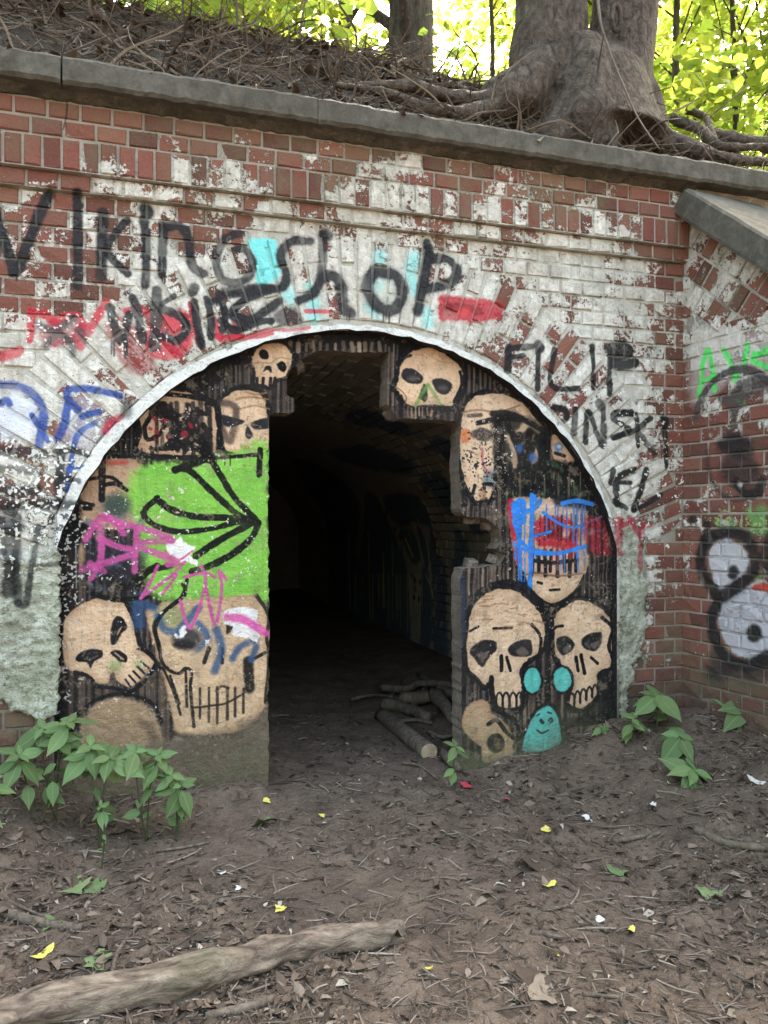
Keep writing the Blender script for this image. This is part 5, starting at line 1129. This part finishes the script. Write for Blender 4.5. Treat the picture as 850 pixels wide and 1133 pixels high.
for i, (P, wd, lb) in enumerate((([(470, 800), (540, 790), (600, 800)], 16, 'thin stick in front of the dark heap inside the doorway'), ([(560, 640), (640, 690), (700, 700)], 22, 'slanting stick on top of the heap inside the doorway'), ([(450, 720), (480, 690), (500, 650)], 12, 'upright twig at the left of the heap inside the doorway'), ([(590, 830), (640, 850), (700, 830)], 18, 'stick lying beside the grey bark slab'), ([(330, 720), (400, 706), (470, 712)], 14, 'dark stick reaching left from the heap on the tunnel floor'), ([(500, 930), (560, 940), (620, 985)], 10, 'thin twig on the threshold of the doorway'))):
    stick('N', P, wd, lb, seed=60 + i, rough=.4, lift=1.4)
# ------------------------------------------------------------------ fallen leaves and scraps one can point at
def scrap_geo(r, seed, lobes=5, amp=.25, curl=.25):
    rd = random.Random(seed); n = 14; vs = [(0, 0, 0)]
    for k in range(n):
        a = 2 * math.pi * k / n; q = r * (1 + amp * math.cos(lobes * a + rd.uniform(-.4, .4)) + rd.uniform(-.12, .12)); x, y = q * math.cos(a), q * math.sin(a) * .8
        vs.append((x, y, curl * (x * x - .4 * y * y) / r + rd.uniform(-.08, .08) * r))
    return vs, [(0, 1 + k, 1 + (k + 1) % n) for k in range(n)]
def scrap(u, v, px, mat, label, name='fallen_leaf', cat='leaf', seed=0, lobes=5, amp=.25):
    p = on_ground(u, v); o = mob(name, mesh(name, *scrap_geo(px_size(px, p) / 2, seed, lobes, amp), M[mat], True)); o.location = p + Vector((0, 0, .008)); rd = random.Random(seed); o.rotation_euler = (rd.uniform(-.3, .35), rd.uniform(-.3, .3), rd.uniform(0, 6))
    return tag(o, label, cat)
scrap(295, 888, 11, 'yellow', 'yellow fallen leaf at the foot of the left doorway jamb', seed=1, amp=.1)
scrap(356, 904, 8, 'yellow', 'small yellow leaf on the soil in front of the doorway', seed=2, amp=.1)
scrap(311, 1008, 14, 'yellow', 'bright yellow leaf on bare soil above the big log', seed=3)
scrap(291, 1046, 11, 'yellow', 'yellow green leaf touching the back of the big log', seed=4)
scrap(605, 920, 13, 'yellow', 'yellow curled leaf in front of the skull pier', seed=5, lobes=3)
scrap(475, 1074, 9, 'yellow', 'yellow leaf on the path right of the big log', seed=6, amp=.1)
scrap(698, 1032, 14, 'yellow', 'narrow yellow leaf in the litter at the lower right', seed=7, lobes=2, amp=.4)
scrap(616, 1060, 8, 'yellow', 'small yellow leaf in the lower right litter', seed=8, amp=.1)
scrap(48, 1058, 22, 'yellow', 'long yellow leaf at the left above the big log', seed=9, lobes=2, amp=.4)
scrap(607, 982, 16, 'yellow', 'pale yellow leaf in the middle of the path', seed=10, lobes=2, amp=.4)
scrap(56, 1024, 28, 'green', 'torn bright green leaf at the left beside the thick branch', seed=11, amp=.35)
scrap(82, 985, 32, 'green', 'spray of fallen green leaf above the thin twig', seed=12, amp=.4)
scrap(104, 986, 26, 'green', 'greyish fallen leaf beside the green spray', seed=13, amp=.35)
scrap(108, 1066, 30, 'green', 'large pale green lobed leaf behind the big log', seed=14, amp=.35)
scrap(290, 912, 28, 'green', 'olive leaf on the soil below the left doorway jamb', seed=15, amp=.3)
scrap(786, 990, 28, 'green', 'blue green fallen leaf at the right', seed=16, amp=.1)
scrap(682, 966, 22, 'green', 'dull green leaf right of the path', seed=17, amp=.15)
scrap(265, 985, 10, 'pale', 'small crumpled white scrap on the soil left of centre', name='paper_scrap', cat='scrap', seed=18)
scrap(246, 968, 9, 'pale', 'tiny white scrap above the crumpled one', name='paper_scrap', cat='scrap', seed=19)
scrap(664, 1020, 12, 'pale', 'white round scrap at the lower right of the path', name='paper_scrap', cat='scrap', seed=20, amp=.1)
scrap(723, 892, 9, 'pale', 'white scrap below the wing wall weeds', name='paper_scrap', cat='scrap', seed=21)
scrap(648, 906, 10, 'pale', 'pale bottle cap sized scrap by the dark stick', name='paper_scrap', cat='scrap', seed=22, amp=.05)
scrap(836, 866, 14, 'pale', 'pale wood chip beside the wing wall weeds', name='wood_chip', cat='chip', seed=23, lobes=2, amp=.4)
scrap(560, 886, 10, 'red', 'small red scrap in front of the skull pier', name='red_scrap', cat='scrap', seed=24)
scrap(516, 871, 14, 'red', 'dull red leaf scrap by the right doorway pier', name='red_scrap', cat='scrap', seed=25)
scrap(600, 1100, 40, 'litter', 'large grey brown curled leaf near the bottom edge', seed=26, amp=.16, lobes=3)
scrap(590, 1085, 36, 'litter', 'brown curled leaf behind the large grey brown one', seed=27, amp=.16, lobes=4)
scrap(590, 958, 40, 'litter', 'large dark leaf on the path under the pier', seed=28, amp=.3)
scrap(430, 1043, 36, 'litter', 'dark lump of wood at the thick end of the log', name='wood_lump', cat='wood', seed=29, amp=.1)
bpy.data.objects['wood_lump'].scale.z = 3

# ------------------------------------------------------------------ leaf litter: thousands of pieces nobody could count
bag = Bag(); rd = random.Random(77)
def scatter_pt():
    while True:
        u, v = rd.uniform(-60, 910), 790 + 370 * rd.random() ** 1.15
        p = on_ground(u, v)
        if p.y < .0 and p.y > -2.9: break
        if 300 < u < 505 and p.y < 2.5: break
    return p
LG = [leaf_geo(1, w_, f_, d_, 3) for w_, f_, d_ in ((.5, .6, .3), (.6, -.5, -.2), (.45, .9, .5), (.7, .2, .5))]
for i in range(15000):
    p = scatter_pt(); x, y = p.x, p.y
    dens = mn.noise(Vector((x * 1.6, y * 1.6, 7))) + .42 * abs(x - .85) - .1
    if rd.random() > .32 + .9 * dens: continue
    L = rd.choice((.008, .010, .012, .015, .02, .03, .045)) * rd.uniform(.7, 1.3)
    Mx = Matrix.Translation((x, y, ground_z(x, y) + .003 + rd.random() * .008)) @ Matrix.Rotation(rd.uniform(0, 6.28), 4, 'Z') @ Matrix.Rotation(rd.uniform(-.5, .4), 4, 'Y') @ Matrix.Rotation(rd.uniform(-.6, .6), 4, 'X') @ Matrix.Scale(L, 4)
    bag.add(LG[i % 4], Mx)
tag(mob('leaf_litter', mesh('leaf_litter', bag.v, bag.f, M['litter'], True)), 'brown leaf litter scattered over the soil', 'litter', kind='stuff')
bag = Bag()
for i in range(4200):
    p = scatter_pt(); x, y = p.x, p.y
    L = rd.choice((.012, .02, .03, .04, .06, .11)) * rd.uniform(.6, 1.3); r = rd.uniform(.0008, .0022) * (1 + L * 6)
    a = rd.uniform(0, 6.28); d = Vector((math.cos(a), math.sin(a), 0)) * L; n_ = Vector((-d.y, d.x, 0)) * rd.uniform(-.06, .06); z = ground_z(x, y) + .004
    P = [Vector((x, y, z)) - d / 2, Vector((x, y, z + rd.uniform(.0, .008))) + n_, Vector((x, y, z + rd.uniform(-.004, .012))) + d / 2]
    bag.add(tube(P, [r, r, r * .6], 4, 0, 0, False, 2))
tag(mob('twig_litter', mesh('twig_litter', bag.v, bag.f, M['twig'])), 'small twigs and wood chips strewn over the soil', 'litter', kind='stuff')

# ------------------------------------------------------------------ roots, twigs and trees on the bank
bag = Bag()
for i in range(4200):
    x = rd.uniform(-1.2, 4.2); y = rd.uniform(-.08, 1.1); z = bank_z(x, y) + .01; L = rd.uniform(.08, .5)
    a = rd.uniform(0, 6.28); d = Vector((math.cos(a), math.sin(a) * .7, rd.uniform(-.3, .6))) * L; P = [Vector((x, y, z))]
    for k in range(3):
        q = P[-1] + d / 3 + Vector((rd.uniform(-.3, .3), rd.uniform(-.3, .3), rd.uniform(-.25, .25))) * L * .5; q.z = max(q.z, bank_z(q.x, max(-.1, q.y)) + .004)
        if q.y < -.13: q.y = -.13
        P.append(q)
    r = rd.choice((.0012, .0015, .002, .002, .003, .003, .005, .009)); bag.add(tube(P, [r, r * .8, r * .6, r * .3], 4, 0, 0, False, 3))
tag(mob('twig_tangle', mesh('twig_tangle', bag.v, bag.f, M['twig'])), 'tangle of dry twigs and rootlets over the bank edge', 'twigs', kind='stuff')
bag = Bag()
for i in range(2200):
    x = rd.uniform(-1.3, 4.3); y = rd.uniform(-.12, 1.4); L = rd.uniform(.03, .09)
    bag.add(LG[i % 4], Matrix.Translation((x, y, bank_z(x, y) + .012)) @ Matrix.Rotation(rd.uniform(0, 6.28), 4, 'Z') @ Matrix.Rotation(rd.uniform(-.7, .5), 4, 'Y') @ Matrix.Rotation(rd.uniform(-.6, .6), 4, 'X') @ Matrix.Scale(L, 4))
tag(mob('bank_litter', mesh('bank_litter', bag.v, bag.f, M['litter'], True)), 'dead leaves lying on the bank above the coping', 'litter', kind='stuff')

def crown_bag(centres, n, size, rd, flat=.8):
    b = Bag(); g = leaf_geo(1, .75, .12, .12, 2)
    for i in range(n):
        c_, r = rd.choice(centres); q = Vector((rd.gauss(0, 1), rd.gauss(0, 1), rd.gauss(0, 1))).normalized() * r * rd.random() ** .45; q.z *= flat
        p = Vector(c_) + q; L = size * rd.uniform(.6, 1.2)
        b.add(g, Matrix.Translation(p) @ Matrix.Rotation(rd.uniform(0, 6.28), 4, 'Z') @ Matrix.Rotation(rd.uniform(-.5, .9), 4, 'Y') @ Matrix.Rotation(rd.uniform(-.6, .6), 4, 'X') @ Matrix.Scale(L, 4))
    return b
def tree(loc, h, r, label, crown_z, crown_r, n, size, seed, lean=(0, 0), group='trees beyond the bank', name='forest_tree', clumps=12):
    rd = random.Random(seed); o = tag(empty(name, loc), label, 'tree', group); P = [Vector((lean[0] * t, lean[1] * t, h * t - .2)) + Vector((rd.uniform(-.1, .1), rd.uniform(-.1, .1), 0)) * (t > 0) * h * .06 for t in np.linspace(0, 1, 6)]
    bag = Bag(); bag.add(tube(P, [r * 1.25, r, r * .85, r * .7, r * .5, r * .2], 12, .15, seed))
    cen = []
    for k in range(clumps):
        t = rd.uniform(crown_z[0], crown_z[1]); a = rd.uniform(0, 6.28); s_ = P[min(4, int(min(.79, t / h) * 5))].lerp(P[min(5, int(min(.79, t / h) * 5) + 1)], .5)
        e = Vector((lean[0] * t / h + math.cos(a) * crown_r * rd.uniform(.3, 1), lean[1] * t / h + math.sin(a) * crown_r * rd.uniform(.3, 1), t)); cen.append((e, crown_r * rd.uniform(.28, .5)))
        bag.add(tube([Vector((lean[0] * (t - .9) / h, lean[1] * (t - .9) / h, max(.3, t - crown_r * .7))), s_.lerp(e, .5) * .5 + e * .5 - Vector((0, 0, .15)), e], [r * .28, r * .16, r * .05], 6, .1, k))
    mob('trunk', mesh('trunk', bag.v, bag.f, M['bark_far'], True), o); b = crown_bag(cen, n, size, rd); mob('crown', mesh('crown', b.v, b.f, M['leaf_bg']), o)
    return o
def bz(x, y): return bank_z(x, y)
def tr(u, Y, **k):
    d = ray(u, 100); x = d.x / d.y * (Y + DIST); return tree((x, Y, bz(x, Y)), **k)
tr(450, 2.6, h=9, r=.19, label='grey trunked tree behind the bank left of the twin trunk', crown_z=(2.6, 7), crown_r=2.4, n=4160, size=.15, seed=1, clumps=14)
tr(60, 4.2, h=8, r=.10, label='leafy tree behind the far left of the bank', crown_z=(1.2, 6), crown_r=2.2, n=5760, size=.15, seed=2, clumps=16)
tr(250, 4.8, h=8, r=.09, label='leafy tree behind the bank above the crown of the arch', crown_z=(1.0, 6), crown_r=2.2, n=6080, size=.15, seed=3, clumps=16)
tr(385, 6.0, h=9, r=.12, label='farther leafy tree behind the grey trunked one', crown_z=(1.2, 7), crown_r=2.4, n=5760, size=.16, seed=4, clumps=16)
tr(545, 4.6, h=8, r=.03, label='leafy tree filling the gap left of the twin trunk', crown_z=(.8, 6), crown_r=2.0, n=5120, size=.15, seed=5, clumps=15)
tr(752, 4.4, h=8, r=.05, label='slender tree with pale leaves right of the twin trunk', crown_z=(.6, 6), crown_r=2.0, n=5440, size=.15, seed=6, clumps=16)
tr(812, 3.6, h=7, r=.035, label='thin sapling at the top right corner', crown_z=(.5, 5), crown_r=1.5, n=3200, size=.13, seed=7, clumps=14)
tr(850, 6.5, h=9, r=.10, label='leafy tree beyond the thin sapling at the right', crown_z=(.6, 7), crown_r=2.6, n=5760, size=.16, seed=8, clumps=16)
tr(690, 8.0, h=10, r=.14, label='far leafy tree seen past the twin trunk', crown_z=(1, 8), crown_r=2.8, n=5440, size=.18, seed=9, clumps=16)
tr(150, 9.0, h=11, r=.14, label='far leafy tree at the left behind the nearer ones', crown_z=(1, 9), crown_r=3.0, n=5760, size=.18, seed=10, clumps=16)

# the twin-trunked tree growing on the wall
TB = on_y(645, 140, .52); TB.z = bank_z(TB.x, TB.y) - .05
big = tag(empty('twin_trunk_tree', TB), 'large grey twin-trunked tree gripping the coping with its roots', 'tree')
def tp(u, v, Y=.52): return on_y(u, v, Y) - TB
bag = Bag()
bag.add(tube([tp(648, 168), tp(648, 130), tp(646, 90), tp(640, 50)], [.50, .40, .34, .10], 28, .12, 1, True, 8))
bag.add(tube([tp(612, 110), tp(606, 60), tp(610, 20), tp(606, -60), tp(590, -260), tp(540, -560)], [.24, .23, .215, .20, .17, .10], 20, .10, 2, True, 6))
bag.add(tube([tp(675, 110), tp(684, 60), tp(690, 15), tp(694, -60), tp(720, -260), tp(770, -560)], [.25, .225, .205, .19, .16, .10], 20, .10, 3, True, 6))
for P, r in (([tp(600, 100), tp(570, 105, .40), tp(548, 112, .34), tp(530, 124, .3)], (.20, .15, .11, .05)), ([tp(630, 130), tp(618, 150, .3), tp(606, 160, .2)], (.2, .13, .05)), ([tp(680, 120), tp(704, 142, .35), tp(740, 158, .2), tp(790, 172, .05)], (.2, .13, .07, .04)), ([tp(660, 130), tp(664, 152, .25), tp(668, 166, .1)], (.2, .13, .06)), ([tp(600, 70), tp(590, 90, .40), tp(578, 118, .34)], (.16, .14, .08)), ([tp(690, 90), tp(714, 120, .5), tp(724, 150, .4)], (.16, .13, .09)), ([tp(640, 60, .40), tp(652, 95, .28), tp(650, 130, .22), tp(655, 160, .2)], (.15, .14, .15, .1))):
    bag.add(tube(P, r, 14, .15, 5, True, 5))
tk = mob('trunk', mesh('trunk', bag.v, bag.f, M['bark'], True), big)
md = tk.modifiers.new('fuse', 'REMESH'); md.mode = 'VOXEL'; md.voxel_size = .018; md.use_smooth_shade = True
md = tk.modifiers.new('soft', 'SMOOTH'); md.iterations = 5; md.factor = .5
# knot hole and hanging vine, roots
k_ = tp(682, 20, .30); mob('knot_hole', mesh('knot_hole', *tube([k_ + Vector((.055 * math.cos(a) * .55, 0, .075 * math.sin(a))) for a in np.linspace(0, 6.283, 13)], .014, 8, .3, 3, False, 3), M['bark'], True), big)
def root(P, r, seed):
    Q = [tp(u, v, Y) for u, v, Y in P]; mob('root', mesh('root', *tube([q + Vector((0, 0, .04 * mn.noise(q * 9 + Vector((seed, 0, 0))))) for q in Q], r, 10, .45, seed, True, 7), M['bark'], True), big)
root([(548, 112, .30), (500, 104, .18), (450, 98, .16), (380, 96, .22)], (.05, .035, .03, .015), 1)
root([(520, 128, .1), (470, 116, .06), (430, 104, .10), (370, 96, .14)], (.03, .03, .025, .012), 2)
root([(545, 122, .2), (510, 126, .08), (480, 118, .06)], (.05, .035, .02), 3)
root([(735, 156, .2), (780, 168, .05), (830, 178, -.03), (1000, 186, .0), (1150, 205, .25)], (.05, .035, .028, .02, .006), 4)
root([(745, 130, .5), (775, 140, .3), (800, 160, .1), (860, 165, .05), (930, 178, .05)], (.035, .03, .025, .018, .004), 5)
root([(760, 118, .6), (780, 128, .5), (790, 150, .3), (800, 168, .2)], (.025, .022, .016, .004), 6)
root([(600, 158, .1), (640, 160, -.02), (668, 164, -.06)], (.035, .03, .02), 7)
root([(780, 150, .5), (840, 158, .3), (920, 165, .35), (1080, 185, .5)], (.05, .045, .03, .008), 8)
for i in range(26):                                                     # thinner roots creeping over the bank
    sgn = -1 if i % 3 else 1; q = Vector((TB.x + sgn * rd.uniform(.15, .5), rd.uniform(.0, .6), 0)); a = math.pi * (sgn < 0) + rd.uniform(-.5, .5); P = []; r0 = rd.choice((.008, .011, .015, .02))
    for k in range(rd.randint(6, 13)):
        P.append(Vector((q.x, q.y, bank_z(q.x, q.y) + r0 * rd.uniform(-.2, 1.4))) - TB); a += rd.uniform(-.55, .55); a += (math.pi * (sgn < 0) - a) * .15; q = q + Vector((math.cos(a), math.sin(a) * .8, 0)) * .15; q.y = max(-.11, q.y)
    mob('root', mesh('root', *tube(P, [r0, r0 * .8, r0 * .25], 8, .35, i, True, 4), M['bark'], True), big)
b = crown_bag([(Vector((rd.uniform(-2, 2), rd.uniform(-.5, 2.5), rd.uniform(3.6, 6))), rd.uniform(.7, 1.2)) for _ in range(10)], 1800, .15, rd); mob('crown', mesh('crown', b.v, b.f, M['leaf_bg']), big)
vine = mob('vine', mesh('vine', *tube([on_y(u, v, Y) - on_y(662, 0, .1) for u, v, Y in ((660, -30, .2), (663, 15, .12), (672, 50, .1), (690, 95, .06), (706, 130, 0), (730, 165, -.19))], [.008, .008, .007, .006, .005, .003], 6, .2, 1), M['twig'], True)); vine.location = on_y(662, 0, .1); tag(vine, 'thin bare vine hanging across the twin trunk', 'vine')
# saplings and sprays on the bank
def sapling(u, v0, Y, h, label, seed, nl=16, size=.09):
    p = on_y(u, v0, Y); p.z = bank_z(p.x, p.y); rd = random.Random(seed); o = tag(empty('sapling', p), label, 'sapling', 'saplings on the bank')
    P = [Vector((rd.uniform(-.05, .05) * k, rd.uniform(-.06, .02) * k, h * k / 4)) for k in range(5)]; mob('stem', mesh('stem', *tube(P, [.008, .007, .006, .004, .002], 6), M['twig'], True), o)
    for k in range(nl):
        t = rd.uniform(.25, 1); i = min(3, int(t * 4)); q = P[i].lerp(P[i + 1], t * 4 - i) + Vector((rd.uniform(-.14, .14), rd.uniform(-.14, .14), rd.uniform(-.04, .06)))
        l = mob('leaf', BLs[rd.randrange(3)], o); l.location = q; l.rotation_euler = (rd.uniform(-.5, .5), rd.uniform(-.4, .6), rd.uniform(0, 6.28)); L = size * rd.uniform(.7, 1.3); l.scale = (L, L, L)
BLs = [mesh('leaf', *leaf_geo(1, w_, .15, .2, 3), M['leaf_bg'], True) for w_ in (.6, .75, .85)]
for i, (u, v, Y, h, lb) in enumerate(((20, 40, .75, .5, 'sapling at the left end of the bank'), (75, 40, .9, .6, 'second sapling from the left on the bank'), (150, 45, .85, .7, 'sapling on the bank above the cracked coping joint'), (205, 45, .95, .5, 'low sapling on the bank above the black lettering'), (262, 55, .8, .7, 'sapling on the bank above the crown of the arch'), (330, 55, .9, .8, 'sapling on the bank left of the grey trunk'), (392, 55, .7, .7, 'leafy sapling in front of the grey trunk'), (520, 80, .9, .5, 'sapling between the grey trunk and the twin trunk'), (742, 130, .6, .7, 'sapling just right of the twin trunk'), (790, 140, .7, .9, 'tall thin sapling at the right of the bank'), (838, 150, .6, .8, 'sapling at the right edge of the bank'))):
    sapling(u, v, Y, h, lb, i, 22 if u < 500 else 16)
